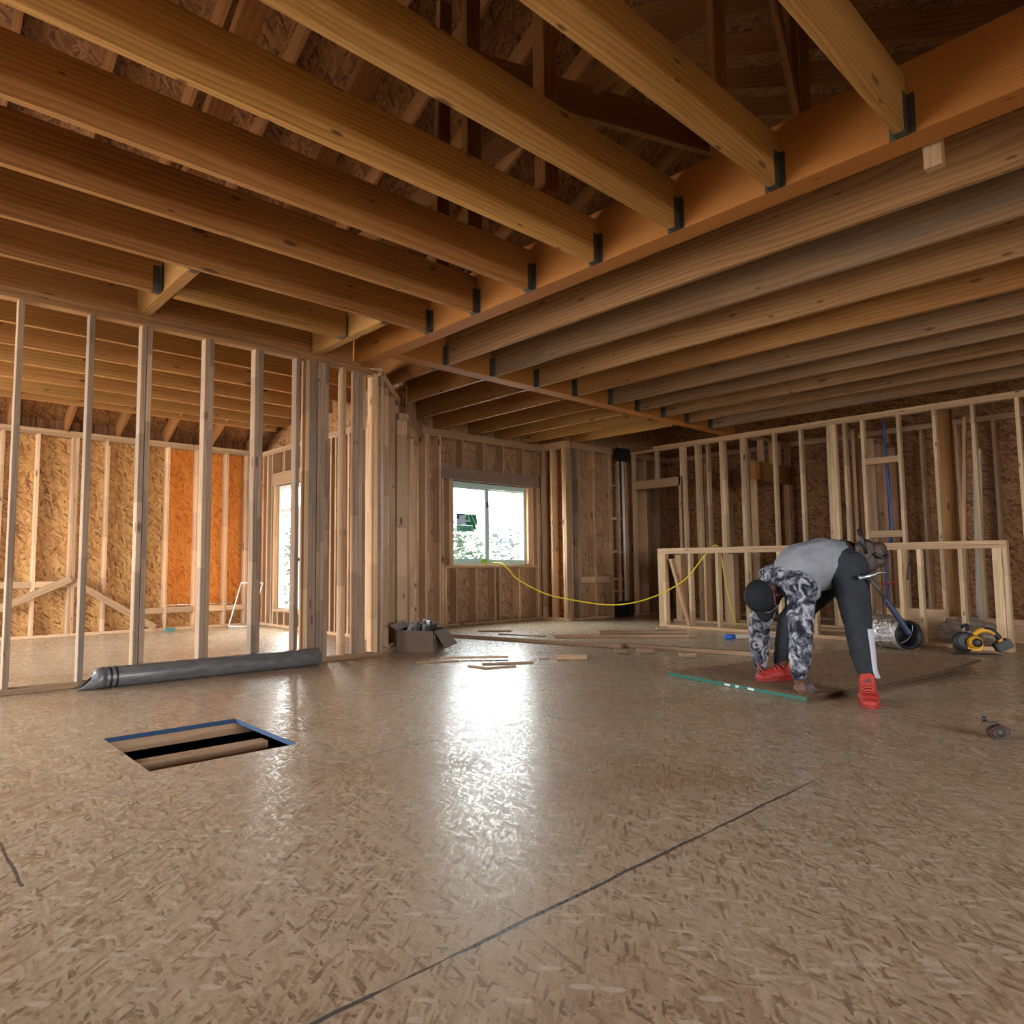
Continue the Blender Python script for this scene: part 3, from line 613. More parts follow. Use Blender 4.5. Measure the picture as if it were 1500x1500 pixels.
# ================================================================== roof
def rb(y): return 2.57 + .5*(9.6-y)           # underside of the far slope's rafters
YR = 3.5; ZR = rb(YR); YE = -2.7
def ra(y): return ZR - .5*(YR-y)
rf = empty('ceiling', (3, YR, ZR), 'dark underside of the roof with strand board sheathing and rafters', 'roof', kind='structure')
T = .21
def deck(pts, name='roof_sheathing'):
    n = len(pts); vs = [V(p)+V((0, 0, T)) for p in pts] + [V(p)+V((0, 0, T+.013)) for p in pts]
    fs = [tuple(range(n)), tuple(range(2*n-1, n-1, -1))] + [(i, i+n, (i+1) % n+n, (i+1) % n) for i in range(n)]
    return quad_mesh(name, vs, fs, M['osb_r'], rf)
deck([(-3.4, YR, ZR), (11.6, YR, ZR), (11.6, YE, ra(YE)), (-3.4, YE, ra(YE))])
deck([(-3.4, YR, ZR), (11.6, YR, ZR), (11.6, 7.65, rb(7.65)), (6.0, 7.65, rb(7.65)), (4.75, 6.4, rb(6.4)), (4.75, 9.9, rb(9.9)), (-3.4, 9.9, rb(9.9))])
for k in range(24):
    x = -3.0 + .61*k
    board('rafter', (x, YR-.02, ZR+.10), (x, YE, ra(YE)+.10), .04, .19, M['attic'], rf, (0, -.447, .894))
    ye = 9.85 if x < 4.7 else (7.6 if x > 6.0 else 6.4+(x-4.75))
    board('rafter', (x, YR+.02, ZR+.10), (x, ye, rb(ye)+.10), .04, .19, M['attic'], rf, (0, .447, .894))
board('ridge_board', (-3.3, YR, ZR+.08), (11.5, YR, ZR+.08), .04, .26, M['attic'], rf)
for x in (-3.262, 11.36):
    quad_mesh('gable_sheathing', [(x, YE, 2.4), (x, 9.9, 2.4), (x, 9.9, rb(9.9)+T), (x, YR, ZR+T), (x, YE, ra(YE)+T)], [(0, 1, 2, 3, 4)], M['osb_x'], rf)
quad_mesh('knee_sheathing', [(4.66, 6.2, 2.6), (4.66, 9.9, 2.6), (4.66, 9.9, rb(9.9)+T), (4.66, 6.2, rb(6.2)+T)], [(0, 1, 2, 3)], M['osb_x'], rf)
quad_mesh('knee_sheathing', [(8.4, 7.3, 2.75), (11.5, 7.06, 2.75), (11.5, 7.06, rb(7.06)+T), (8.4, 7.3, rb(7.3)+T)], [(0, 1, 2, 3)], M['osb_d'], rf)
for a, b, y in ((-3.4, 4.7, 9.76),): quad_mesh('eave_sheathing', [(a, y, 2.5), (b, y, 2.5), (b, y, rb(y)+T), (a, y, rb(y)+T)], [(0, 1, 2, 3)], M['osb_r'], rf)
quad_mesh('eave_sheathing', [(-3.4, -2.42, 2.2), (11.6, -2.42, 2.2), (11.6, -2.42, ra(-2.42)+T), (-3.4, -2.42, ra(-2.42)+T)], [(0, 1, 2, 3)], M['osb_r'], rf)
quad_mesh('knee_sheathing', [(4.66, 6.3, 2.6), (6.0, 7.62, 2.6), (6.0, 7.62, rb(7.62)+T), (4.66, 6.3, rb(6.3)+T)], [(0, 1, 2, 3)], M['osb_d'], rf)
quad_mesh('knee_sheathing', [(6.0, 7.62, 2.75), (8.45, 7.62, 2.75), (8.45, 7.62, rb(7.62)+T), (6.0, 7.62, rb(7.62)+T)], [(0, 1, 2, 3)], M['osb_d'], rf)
# unseen rear and end walls; their openings are placed to light joists and floor
wq = empty('wall_rear', (4, -7.0, 0), 'sheathed wall behind the viewer with a wide window opening', 'wall', kind='structure')
sheath_y(wq, -3.3, 11.5, -7.0, 0, 3.16, 'osb_y', (-2.8, 2.8, 0.75, 2.5))
quad_mesh('attic_light_block', [(-3.26, -7.0, 3.16), (11.36, -7.0, 3.16), (11.36, .25, 3.16), (-3.26, .25, 3.16)], [(0, 1, 2, 3)], M['osb_r'], rf)  # added out of view to keep daylight out of the attic
wq2 = empty('wall_end', (-3.2, 2, 0), 'sheathed end wall outside the view on the left, opening added for light', 'wall', kind='structure')
sheath_x(wq2, -7.0, 5.6, -3.25, 0, 3.16, 'osb_x', (3.6, 4.9, .5, 1.8))  # hole added to let side light into the main room
# hip beams, posts and braces standing on the joists
def am(name, p0, p1, w, h, upv=(0, 0, 1)): return board(name, p0, p1, w, h, M['attic'], rf, upv)
am('valley_beam', (2.6, 3.2, 4.05), (5.0, 2.55, 4.15), .05, .24); am('valley_beam', (4.35, 2.35, 3.95), (6.6, 1.9, 4.1), .05, .22)
am('collar_beam', (3.8, .9, 4.3), (3.8, 6.2, 4.2), .04, .19) 
am('post', (3.05, 2.66, 3.08), (3.05, 2.66, 5.1), .09, .12, (1, 0, 0)); am('post', (3.80, 1.95, 3.1), (3.80, 1.95, 4.5), .05, .14, (1, 0, 0)); am('post', (4.25, 1.65, 3.1), (4.25, 1.65, 4.4), .05, .14, (1, 0, 0))
am('post', (3.3, 3.6, 3.08), (3.3, 3.6, 5.3), .06, .14, (1, 0, 0)); am('post', (3.2, 3.85, 3.08), (3.25, 3.85, 5.2), .05, .12, (1, 0, 0)); am('post', (3.75, 4.1, 3.1), (3.75, 4.1, 5.1), .05, .14, (1, 0, 0))
am('web_brace', (3.35, 2.55, 4.7), (3.75, 2.35, 3.9), .04, .09, (1, 0, 0)); am('web_brace', (4.05, 1.72, 4.35), (4.24, 1.62, 3.2), .04, .06, (1, 0, 0)); am('web_brace', (2.4, 3.5, 4.2), (2.2, 4.6, 3.1), .09, .14, (1, 0, 0)); am('web_brace', (1.6, 3.4, 4.3), (1.5, 4.6, 3.1), .09, .14, (1, 0, 0))
# ================================================================== things on the floor
# grey roll of sheeting along the partition
ro = empty('membrane_roll', (2.1, 5.345, 0), 'long dark grey roll of sheeting lying along the stud partition', 'roll')
def mat_roll():
    t = NT('grey_sheeting'); tc = t.n('ShaderNodeTexCoord').outputs['Object']
    h = t.noise(t.map(tc, sc=(3, 12, 12)), 3, 5, 0.65)
    return t.finish(t.ramp(h, [(0.3, (0.08, 0.083, 0.088)), (0.7, (0.17, 0.17, 0.168))]), 0.33, h, 0.25, 0.01, spec=0.6)
M['roll'] = mat_roll()
RR = .073
lathe('rolled_sheet', [(RR*.55, .005), (RR*.6, 0), (RR*.97, 0), (RR, .006), (RR, .6), (RR*1.01, 1.2), (RR, 1.714), (RR*.97, 1.72), (RR*.6, 1.72), (RR*.55, 1.715)], M['roll'], ro, (1.33, 5.352, RR), (1, 0, 0), 40, False)
lathe('cardboard_core', [(RR*.5, 0), (RR*.56, 0), (RR*.56, 1.70), (RR*.5, 1.70)], M['card'], ro, (1.34, 5.352, RR), (1, 0, 0), 24, False)
# crumpled end flap
bm = bmesh.new(); rings = []
for i, (x, sc, dy, dz) in enumerate([(1.345, 1.03, 0, 0), (1.31, 1.03, 0, 0), (1.28, .95, .0, -.006), (1.245, .74, .004, -.018), (1.215, .55, .008, -.03)]):
    ring = []
    for k in range(28):
        a = 2*math.pi*k/28; w = 1+.10*math.sin(3*a+i)*(i > 1)+.05*math.sin(7*a+2*i)*(i > 1); xx = x-(.05*math.sin(a)*(-1 if i > 2 else 0))
        ring.append(bm.verts.new((xx-2.1, 5.352-5.345+dy+RR*sc*w*math.cos(a), max(RR+dz+RR*sc*w*math.sin(a), .003))))
    rings.append(ring)
for a, b in zip(rings, rings[1:]):
    for k in range(28): bm.faces.new((a[k], b[k], b[(k+1) % 28], a[(k+1) % 28]))
me = bm_mesh('torn_end_flap', bm, True); o = link('torn_end_flap', me, M['roll'], ro, Matrix.Translation((2.1, 5.345, 0))); md = o.modifiers.new('thick', 'SOLIDIFY'); md.thickness = .003
for x in (1.365, 1.405): lathe('tape_band', [(RR+.0015, 0), (RR+.0025, .004), (RR+.0025, .012), (RR+.0015, .016)], M['black'], ro, (x, 5.352, RR), (1, 0, 0), 40, False)

# cardboard box with metal connectors
A, B, C = V((4.09, 5.62, 0)), V((4.30, 5.30, 0)), V((4.66, 5.56, 0)); D = A+C-B
bx = empty('cardboard_box', (A+C)/2, 'open brown cardboard box at the foot of the angled wall', 'box')
Hb = .215; cen = (A+C)/2
def slabq(name, q, th, mat, par):
    q = [V(p) for p in q]; n = (q[1]-q[0]).cross(q[3]-q[0]).normalized()*th; vs = q+[p+n for p in q]
    return quad_mesh(name, vs, [(3, 2, 1, 0), (4, 5, 6, 7), (0, 1, 5, 4), (1, 2, 6, 5), (2, 3, 7, 6), (3, 0, 4, 7)], mat, par)
z = V((0, 0, 1)); tz = V((0, 0, Hb))
slabq('box_bottom', [A+z*.002, B+z*.002, C+z*.002, D+z*.002], .004, M['card'], bx)
for p, q in ((A, B), (B, C), (C, D), (D, A)):
    po_ = (cen-(p+q)/2).normalized()*.018
    slabq('box_side', [p+z*.002, q+z*.002, q+tz+po_*-.6, p+tz+po_*-.6], .004, M['card'], bx)
slabq('box_flap', [B+tz+V((.008, -.006, 0)), C+tz+V((.008, -.006, 0)), C+V((.09, -.10, .05)), B+V((.07, -.10, .05))], .004, M['card'], bx)
slabq('box_flap', [D+tz, A+tz, A+tz+V((-.07, .03, .05)), D+tz+V((-.06, .04, .06))], .004, M['card'], bx)
rnd.seed(4)
def bracket(loc, rx, ry, rz, s):
    w, h, l, t = .04*s, .15*s, .06*s, .002
    vs, fs = [], []
    def bxx(a, b):
        n = len(vs); (x0, y0, z0), (x1, y1, z1) = a, b
        vs.extend([(x0, y0, z0), (x1, y0, z0), (x1, y1, z0), (x0, y1, z0), (x0, y0, z1), (x1, y0, z1), (x1, y1, z1), (x0, y1, z1)])
        fs.extend(tuple(n+i for i in f) for f in ((3, 2, 1, 0), (4, 5, 6, 7), (0, 1, 5, 4), (1, 2, 6, 5), (2, 3, 7, 6), (3, 0, 4, 7)))
    bxx((-w/2, 0, 0), (w/2, l, t)); bxx((-w/2, 0, 0), (-w/2+t, l, h)); bxx((w/2-t, 0, 0), (w/2, l, h)); bxx((-w/2-.03, 0, 0), (-w/2, t, h)); bxx((w/2, 0, 0), (w/2+.03, t, h))
    me = bpy.data.meshes.new('metal_connector'); me.from_pydata(vs, [], fs); me.update()
    return link('metal_connector', me, M['steel'], None, Matrix.Translation(loc) @ Matrix.Rotation(rz, 4, 'Z') @ Matrix.Rotation(ry, 4, 'Y') @ Matrix.Rotation(rx, 4, 'X'))
spots = [(.10, .16), (.10, .5), (.10, .84), (.5, .16), (.5, .5), (.5, .84), (.9, .16), (.9, .5), (.9, .84)]
for i, (a, b) in enumerate(spots):
    p = B+(A-B)*(.14+.72*b)+(C-B)*(.16+.66*a)
    o = bracket(p+V((0, 0, .150+.03*(i % 2))), rnd.uniform(.0, .5), rnd.uniform(-.25, .25), math.atan2((C-B).y, (C-B).x)+rnd.uniform(-.25, .25)+(0, HALF)[0], .78)
    tag(o, 'shiny folded steel connector heaped in the cardboard box', 'bracket', 'steel connectors in the box')
slabq('box_filler', [A*.96+cen*.04+z*.135, B*.96+cen*.04+z*.135, C*.96+cen*.04+z*.135, D*.96+cen*.04+z*.135], .003, M['card'], bx)

# loose lumber and offcuts
def lumber(name, p0, p1, w, h, label, cat='board', group=None, mat='scrap', z=0.0, z1=None):
    z1 = z if z1 is None else z1
    o = board(name, (p0[0], p0[1], z+h/2+.001), (p1[0], p1[1], z1+h/2+.001), w, h, M[mat]); return tag(o, label, cat, group)
lumber('lumber_board', (5.42, 6.40), (5.98, 4.30), .089, .038, 'long board on the floor with its far end pointing at the window', mat='scrap')
lumber('lumber_board', (5.97, 4.40), (6.30, 3.02), .089, .038, 'long board on the floor running behind the worker and overlapping another', z=.0, z1=.0, mat='scrap') .location.x += .10
lumber('lumber_board', (6.29, 5.50), (7.45, 4.45), .14, .038, 'lower board of the small stack in front of the half wall')
lumber('lumber_board', (6.72, 5.16), (7.47, 4.48), .089, .038, 'upper board of the small stack in front of the half wall', z=.039)
lumber('lumber_offcut', (7.27, 4.74), (7.37, 4.65), .06, .038, 'small reddish offcut on top of the board stack by the half wall', 'offcut', z=.078)
lumber('thin_strip', (6.04, 6.16), (6.27, 5.60), .05, .012, 'thin dark strip lying left of the board stack', 'strip')
lumber('lumber_board', (6.13, 6.64), (6.45, 6.36), .16, .02, 'short wide board lying nearest to the window wall')
lumber('lumber_offcut', (4.855, 4.225), (5.06, 4.035), .09, .045, 'brick-sized wood block lying alone on the shiny floor', 'offcut')
lumber('lumber_offcut', (5.62, 4.13), (5.70, 4.05), .07, .038, 'small cube offcut in front of the long boards, left one of two', 'offcut')
lumber('lumber_offcut', (5.79, 4.0), (5.90, 3.90), .07, .038, 'small cube offcut in front of the long boards, right one of two', 'offcut')
lumber('lumber_offcut', (5.83, 3.56), (5.93, 3.46), .06, .034, 'small offcut on the floor near the tip of the loose sheet', 'offcut')
lumber('lumber_offcut', (6.62, 3.2), (6.75, 3.1), .06, .034, 'small offcut beside the long board behind the worker', 'offcut')
lumber('lath_strip', (3.735, 4.85), (4.09, 4.69), .035, .012, 'splintered lath strip nearest to the cardboard box', 'strip')
lumber('lath_strip', (4.02, 4.86), (4.52, 4.50), .04, .016, 'longest lath strip on the shiny floor in front of the box', 'strip', z=.013)
lumber('lath_strip', (3.95, 4.40), (3.98, 4.18), .03, .012, 'left leg of the open V of two laths on the shiny floor', 'strip')
lumber('lath_strip', (3.985, 4.20), (4.24, 4.13), .03, .012, 'right leg of the open V of two laths on the shiny floor', 'strip')
lumber('lath_strip', (4.11, 4.40), (4.50, 4.17), .04, .014, 'straight lath strip just behind the V of two laths', 'strip')
lumber('lath_strip', (4.82, 4.26), (4.74, 4.32), .03, .008, 'tiny splinter beside the brick-sized wood block', 'strip')
pp = empty('fibre_stake', (7.56, 3.98, 0), 'grey stake with a blue tip lying behind the worker', 'stake')
tube('shaft', [(7.62, 3.955, .03), (8.36, 3.55, .03)], .026, M['weather'], pp, smooth_pts=False); tube('blue_tip', [(7.52, 4.01, .03), (7.62, 3.955, .03)], .028, M['blue'], pp, smooth_pts=False)
lb = board('leaning_board', (10.12, 2.21, 0.0), (10.16, 2.15, 2.22), .085, .03, M['weather'], None, (1, 0, 0)); tag(lb, 'pale grey weathered board standing behind the half wall near its right end', 'board')
lb = board('leaning_board', (10.02, 2.36, 0.0), (10.02, 2.22, 2.6), .04, .03, M['stud'], None, (1, 0, 0)); tag(lb, 'slim leaning batten next to the pale grey board', 'board')
o = board('panel_offcut', (9.30, 2.93, .17), (9.30, 2.35, .17), .02, .33, M['plate']); tag(o, 'light panel offcut on edge behind the half wall studs', 'panel')
o = board('panel_offcut', (9.36, 2.32, .13), (9.36, 1.0, .13), .02, .25, M['scrap']); tag(o, 'long low panel on edge behind the right end of the half wall', 'panel')

M['edgeshade'] = plain('shade_dark_edge', (0.075, 0.042, 0.022), 0.8, var=.4, scale=60)  # dark brown that paints shade onto the sheet's near long edge
# loose strand board sheet with a green painted edge
P0, P1, P2 = V((4.765, 2.966, 0)), V((4.506, 1.886, 0)), V((6.93, 1.53, 0)); ex, ey = (P2-P1), (P0-P1)*1.05
sh = empty('strand_board_sheet', (P1+ex/2+ey/2), 'loose strand board sheet with green edge under the worker', 'sheet')
NX, NY, TH = 20, 8, .024
vs, fs = [], []
def lift(s, t): return .002 + .055*max(0, s-.35)**2/.42*(1-t*.9)
for zz in (0, TH):
    for j in range(NY+1):
        for i in range(NX+1):
            s, t = i/NX, j/NY; p = P1+ex*s+ey*t; vs.append((p.x, p.y, lift(s, t)+zz))
ix = lambda i, j, k: k*(NX+1)*(NY+1)+j*(NX+1)+i
for j in range(NY):
    for i in range(NX):
        fs.append((ix(i, j, 0), ix(i, j+1, 0), ix(i+1, j+1, 0), ix(i+1, j, 0))); fs.append((ix(i, j, 1), ix(i+1, j, 1), ix(i+1, j+1, 1), ix(i, j+1, 1)))
for i in range(NX): fs.append((ix(i, 0, 0), ix(i+1, 0, 0), ix(i+1, 0, 1), ix(i, 0, 1))); fs.append((ix(i+1, NY, 0), ix(i, NY, 0), ix(i, NY, 1), ix(i+1, NY, 1)))
for j in range(NY): fs.append((ix(0, j+1, 0), ix(0, j, 0), ix(0, j, 1), ix(0, j+1, 1))); fs.append((ix(NX, j, 0), ix(NX, j+1, 0), ix(NX, j+1, 1), ix(NX, j, 1)))
quad_mesh('sheet_face', vs, fs, M['osb_s'], sh)
nrm = -ex.normalized()*.0012; z0_, z1_ = V((0, 0, .003)), V((0, 0, TH+.0015))
def edge_strip(name, a, b, mat, off, za=None, zb=None):
    p, q = P1+ey*a+nrm*off, P1+ey*b+nrm*off
    vs = [p+(za or z0_), q+(za or z0_), q+(zb or z1_), p+(zb or z1_)]; vs += [v-nrm*(off-.2) for v in vs]
    return quad_mesh(name, vs, [(0, 1, 2, 3), (7, 6, 5, 4), (0, 4, 5, 1), (3, 2, 6, 7), (0, 3, 7, 4), (1, 5, 6, 2)], mat, sh)
edge_strip('green_painted_edge', 0, 1, M['greenp'], 1)
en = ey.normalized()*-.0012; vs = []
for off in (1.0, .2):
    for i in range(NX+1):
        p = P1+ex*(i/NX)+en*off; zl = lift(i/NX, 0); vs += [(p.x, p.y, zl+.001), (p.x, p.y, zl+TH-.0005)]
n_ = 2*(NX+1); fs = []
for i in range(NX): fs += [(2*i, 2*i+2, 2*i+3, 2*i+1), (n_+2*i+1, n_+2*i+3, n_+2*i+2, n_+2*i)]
quad_mesh('shaded_raw_edge', vs, fs, M['edgeshade'], sh)
for a, b in ((.50, .54), (.435, .46), (.33, .375)): edge_strip('edge_print', a, b, M['whitep'], 2.2, V((0, 0, .007)), V((0, 0, .021)))

# flexible foil duct
du = empty('foil_duct', (8.05, 2.48, 0), 'crinkled silver foil duct lying in front of the half wall', 'duct')
ax0, ax1 = V((8.27, 2.86, .172)), V((7.80, 2.28, .158)); dd = (ax1-ax0); L = dd.length
prof = [(.08, -.035), (.13, -.02), (.152, 0)]
n = 26
for i in range(1, n): prof.append((.158+.010*math.sin(i*1.35)+.006*math.sin(i*.5)-.02*(i/n)**4, L*i/n))
prof += [(.138, L)]
lathe('foil_sleeve', prof, M['foil'], du, ax0, dd, 40, False)
lathe('black_liner', [(.128, -.002), (.132, .004), (.118, .006), (.108, -.05), (.105, -.22), (.02, -.24)], M['black'], du, ax1, dd, 40, False)
dn = dd.normalized(); sd = dn.cross(V((0, 0, 1))).normalized(); uu = sd.cross(dn)
tube('wire_strand', [ax1+dn*.008-sd*.035+uu*.10, ax1+dn*.02-sd*.02+uu*.03, ax1+dn*.025+sd*.03-uu*.04, ax1+dn*.012+sd*.085-uu*.075], .0025, M['steel'], du, 6)

# cordless circular saw
sw = empty('circular_saw', (8.02, 1.84, 0), 'yellow and black circular saw on the floor near the half wall', 'saw')
sa = V((.52, -.85, 0)).normalized(); sb = V((-sa.y, sa.x, 0))*-1; so = V((8.02, 1.80, 0)); S_ = 1.22
def sp_(a, b, h): return so+sa*a*S_+sb*b*S_+V((0, 0, h*S_))
lathe('blade_guard', [(.06, 0), (.088, .004), (.092, .012), (.092, .030), (.085, .038), (.04, .040)], M['black'], sw, sp_(-.09, .03, .10), sb, 36)
lathe('saw_blade', [(.02, 0), (.086, .001), (.086, .003), (.02, .004)], M['dsteel'], sw, sp_(-.10, .040, .078), sb, 36)
lathe('motor_housing', [(.03, 0), (.058, .002), (.058, .045), (.050, .075), (.030, .085)], M['yellow'], sw, sp_(-.035, .06, .100), sb, 28)
lathe('motor_cap', [(.02, 0), (.040, .002), (.038, .020), (.02, .026)], M['black'], sw, sp_(-.035, .125, .100), sb, 28)
tube('rear_handle', [sp_(-.02, .03, .15), sp_(.03, .03, .185), sp_(.10, .03, .175), sp_(.15, .03, .11), sp_(.13, .03, .05)], [.02, .024, .022, .02, .022], M['yellow'], sw, 12)
tube('handle_grip', [sp_(.045, .028, .190), sp_(.10, .028, .180), sp_(.145, .028, .125)], .0245*1.0, M['black'], sw, 12)
tube('front_handle', [sp_(-.06, .02, .18), sp_(-.05, .0, .215), sp_(-.045, -.06, .215), sp_(-.05, -.10, .20)], .017, M['black'], sw, 12)
bt = box('battery_pack', (-.055, -.04, -.035), (.055, .04, .035), M['black'], sw, 0, .008); bt.matrix_basis = wm(sw).inverted() @ (Matrix.Translation(sp_(.165, .02, .075)) @ frame_mat((0, 0, 0), sa, (0, 0, 1)) @ Matrix.Rotation(-.5, 4, 'Y') @ Matrix.Scale(S_, 4))
bp = box('base_plate', (-.17, -.075, .002), (.14, .075, .008), M['dsteel'], sw, 0, .002); bp.matrix_basis = wm(sw).inverted() @ (Matrix.Translation(so) @ frame_mat((0, 0, 0), sa, (0, 0, 1)) @ Matrix.Scale(S_, 4))
gx = box('gear_case', (-.06, -.075, -.045), (.055, .02, .05), M['yellow'], sw, 0, .012); gx.matrix_basis = wm(sw).inverted() @ (Matrix.Translation(sp_(-.03, .02, .08)) @ frame_mat((0, 0, 0), sa, (0, 0, 1)) @ Matrix.Scale(S_, 4))

# chalk line reel
ck = empty('chalk_reel', (4.25, .885, 0), 'small dark brown chalk line reel with a crank, alone on the floor', 'chalk reel')
M['ckb'] = plain('dark_brown_plastic', (0.055, 0.028, 0.024), 0.5, var=.35, scale=60)
e1 = V((.78, -.62, 0)).normalized(); e2 = V((e1.y, -e1.x, 0))
mw = frame_mat((4.25, .885, .012), V((4.25, .885, .012))+e1, (0, 0, 1))
o = extrude_poly('reel_case', [(.05*math.cos(a)*(1.0 if math.cos(a) > 0 else 1.12), .0335*math.sin(a)+.034) for a in [2*math.pi*i/28 for i in range(28)]], .045, M['ckb'], ck, mw @ Matrix(((1, 0, 0, 0), (0, 0, -1, .022), (0, 1, 0, -.012), (0, 0, 0, 1))), .008)
ckp = lambda a, b, h: V((4.25, .885, 0))+e1*a+e2*b+V((0, 0, h))
lathe('hub_disc', [(.006, 0), (.020, .001), (.020, .006), (.006, .008)], M['dsteel'], ck, ckp(-.01, .022, .036), e2, 24)
lathe('line_hook', [(.004, 0), (.007, .004), (.007, .02), (.003, .024)], M['dsteel'], ck, ckp(-.03, .012, .004), e1, 12)
tube('crank_arm', [ckp(-.005, 0, .070), ckp(-.005, 0, .080), ckp(-.035, 0, .081), ckp(-.068, 0, .086)], .0035, M['dsteel'], ck, 8, smooth_pts=False); tube('crank_knob', [ckp(-.068, 0, .084), ckp(-.068, 0, .108)], .009, M['black'], ck, 12, smooth_pts=False)

# yellow extension cord hanging from the sill to the half wall
o = tube('extension_cord', [(7.20, 7.50, .885), (7.245, 7.33, .885), (7.30, 7.22, .78), (7.365, 7.087, .634), (7.545, 6.721, .439), (7.764, 6.278, .34), (7.974, 5.853, .300), (8.178, 5.44, .392), (8.37, 5.039, .625), (8.46, 4.80, .92), (8.50, 4.66, 1.085), (8.55, 4.62, 1.087), (8.60, 4.60, .95), (8.62, 4.55, .5), (8.66, 4.45, .02)], .0085, M['cordy'])
tag(o, 'bright yellow cord hanging from the window sill to the half wall', 'cord')
o = tube('water_line', [(10.28, 3.16, 2.75), (10.28, 3.155, 2.2), (10.28, 3.14, 1.7), (10.28, 3.14, 1.27), (10.29, 3.22, .9), (10.28, 3.22, .02)], .014, M['blue']); tag(o, 'bright blue water line hanging between the right studs', 'pipe')
o = tube('red_cable', [(9.80, 3.26, .62), (9.80, 3.15, .598), (9.80, 3.02, .61), (9.80, 2.92, .66), (9.80, 2.88, .5), (9.80, 2.88, .01)], .008, M['redc']); tag(o, 'thin red cable slung between studs right of the worker', 'cable')
o = tube('black_cable', [(8.40, 2.42, .86), (8.395, 2.43, .78), (8.40, 2.44, .68)], .01, M['black']); tag(o, 'short black cable end fixed to a half wall stud', 'cable')
# clear plastic heap
bm = bmesh.new(); bmesh.ops.create_icosphere(bm, subdivisions=4, radius=1); rnd.seed(11)
from mathutils import noise as mn
for v in bm.verts:
    k = 1+.35*mn.noise(v.co*2.3)+.18*mn.noise(v.co*6); v.co = V((v.co.x*.22*k, v.co.y*.26*k, max(v.co.z*.16*k+.12, .004)))
o = link('plastic_film_heap', bm_mesh('plastic_film_heap', bm), M['film'], None, Matrix.Translation((8.85, 2.05, 0))); tag(o, 'crumpled clear plastic film behind the half wall above the saw', 'plastic film')

# things in the bright room
sf = empty('window_screen', (4.1, 9.45, 0), 'thin white screen frame leaning in the corner of the bright room', 'screen')
q = [V((3.985, 9.50, .012)), V((4.215, 9.30, .012)), V((4.385, 9.28, .62)), V((4.16, 9.50, .62))]
for a, b in ((0, 1), (1, 2), (2, 3), (3, 0)): tube('frame_rail', [q[a], q[b]], .010, M['vinyl'], sf, 8, smooth_pts=False)
o = tag(box('teal_block', (3.09, 9.42, 0.001), (3.22, 9.47, .045), M['teal'], None, 0, .004), 'small teal block lying against the far wall of the bright room', 'block')
# ================================================================== the worker
PB = V((4.86, 1.95, 0))
pe = empty('person', PB, 'worker in grey and camouflage shirt bending over the loose sheet', 'person')
def mat_camo():
    t = NT('camouflage_cloth'); tc = t.n('ShaderNodeTexCoord').outputs['Object']
    n = t.noise(tc, 13, 4, 0.6, 1.6); n2 = t.noise(t.map(tc, loc=(3, 1, 2)), 24, 3, 0.6, 1.0)
    c = t.ramp(n, [(0.38, (0.015, 0.016, 0.024)), (0.47, (0.07, 0.075, 0.10)), (0.53, (0.20, 0.20, 0.235)), (0.62, (0.42, 0.42, 0.46))])
    c = t.mix(t.math('MULTIPLY', t.sstep(n2, .58, .66), .8), c, (0.02, 0.022, 0.03, 1))
    return t.finish(c, 0.9, n2, 0.2, 0.01, spec=0.15)
M['camo'] = mat_camo()
M['shirt'] = plain('grey_cloth', (0.25, 0.26, 0.29), 0.9, spec=.15, var=.08, scale=18)
M['pants'] = plain('charcoal_cloth', (0.032, 0.036, 0.042), 0.9, spec=.15, var=.35, scale=25)
M['stripe'] = plain('pale_stripe_cloth', (0.50, 0.50, 0.56), 0.9, spec=.15)
M['skin'] = plain('brown_skin', (0.125, 0.052, 0.031), 0.55, var=.15, scale=14)
M['cap'] = plain('black_cap_cloth', (0.016, 0.018, 0.020), 0.85, spec=.2, var=.35, scale=40)
M['shoe'] = plain('red_shoe_fabric', (0.42, 0.034, 0.024), 0.6, var=.25, scale=40)
M['sole'] = plain('dark_red_sole', (0.33, 0.028, 0.02), 0.6, var=.2)
M['lace'] = plain('red_lace', (0.5, 0.06, 0.04), 0.7)
M['leather'] = plain('brown_leather', (0.05, 0.027, 0.016), 0.6, var=.35, scale=16)
M['pencilr'] = plain('red_pencil_paint', (0.45, 0.04, 0.03), 0.5)
M['grip'] = plain('dark_blue_rubber', (0.012, 0.022, 0.06), 0.55)
M['glassr'] = plain('red_spectacle_arm', (0.55, 0.06, 0.05), 0.4)

def capsule(bm, p0, r0, p1, r1, flat=1.0, fdir=None, seg=14):
    """tapered round-ended limb; flat squashes it along fdir"""
    p0, p1 = V(p0), V(p1); d = (p1-p0); L = d.length
    d = d.normalized() if L > 1e-6 else V((0, 0, 1))
    u = (V(fdir) - d*d.dot(V(fdir))).normalized() if fdir is not None and (V(fdir)-d*d.dot(V(fdir))).length > 1e-4 else d.orthogonal().normalized()
    v = d.cross(u); rings = []; N = 5
    prof = [(p0-d*r0*math.cos(a), r0*math.sin(a)) for a in [math.pi/2*i/N for i in range(1, N+1)]] + [(p1+d*r1*math.sin(a), r1*math.cos(a)) for a in [math.pi/2*i/N for i in range(0, N)]]
    for c, r in prof: rings.append([bm.verts.new(c+(u*math.cos(2*math.pi*k/seg)*flat+v*math.sin(2*math.pi*k/seg))*r) for k in range(seg)])
    a0, a1 = bm.verts.new(p0-d*r0), bm.verts.new(p1+d*r1)
    for a, b in zip(rings, rings[1:]):
        for k in range(seg): bm.faces.new((a[k], a[(k+1) % seg], b[(k+1) % seg], b[k]))
    for k in range(seg): bm.faces.new((a0, rings[0][(k+1) % seg], rings[0][k])); bm.faces.new((a1, rings[-1][k], rings[-1][(k+1) % seg]))

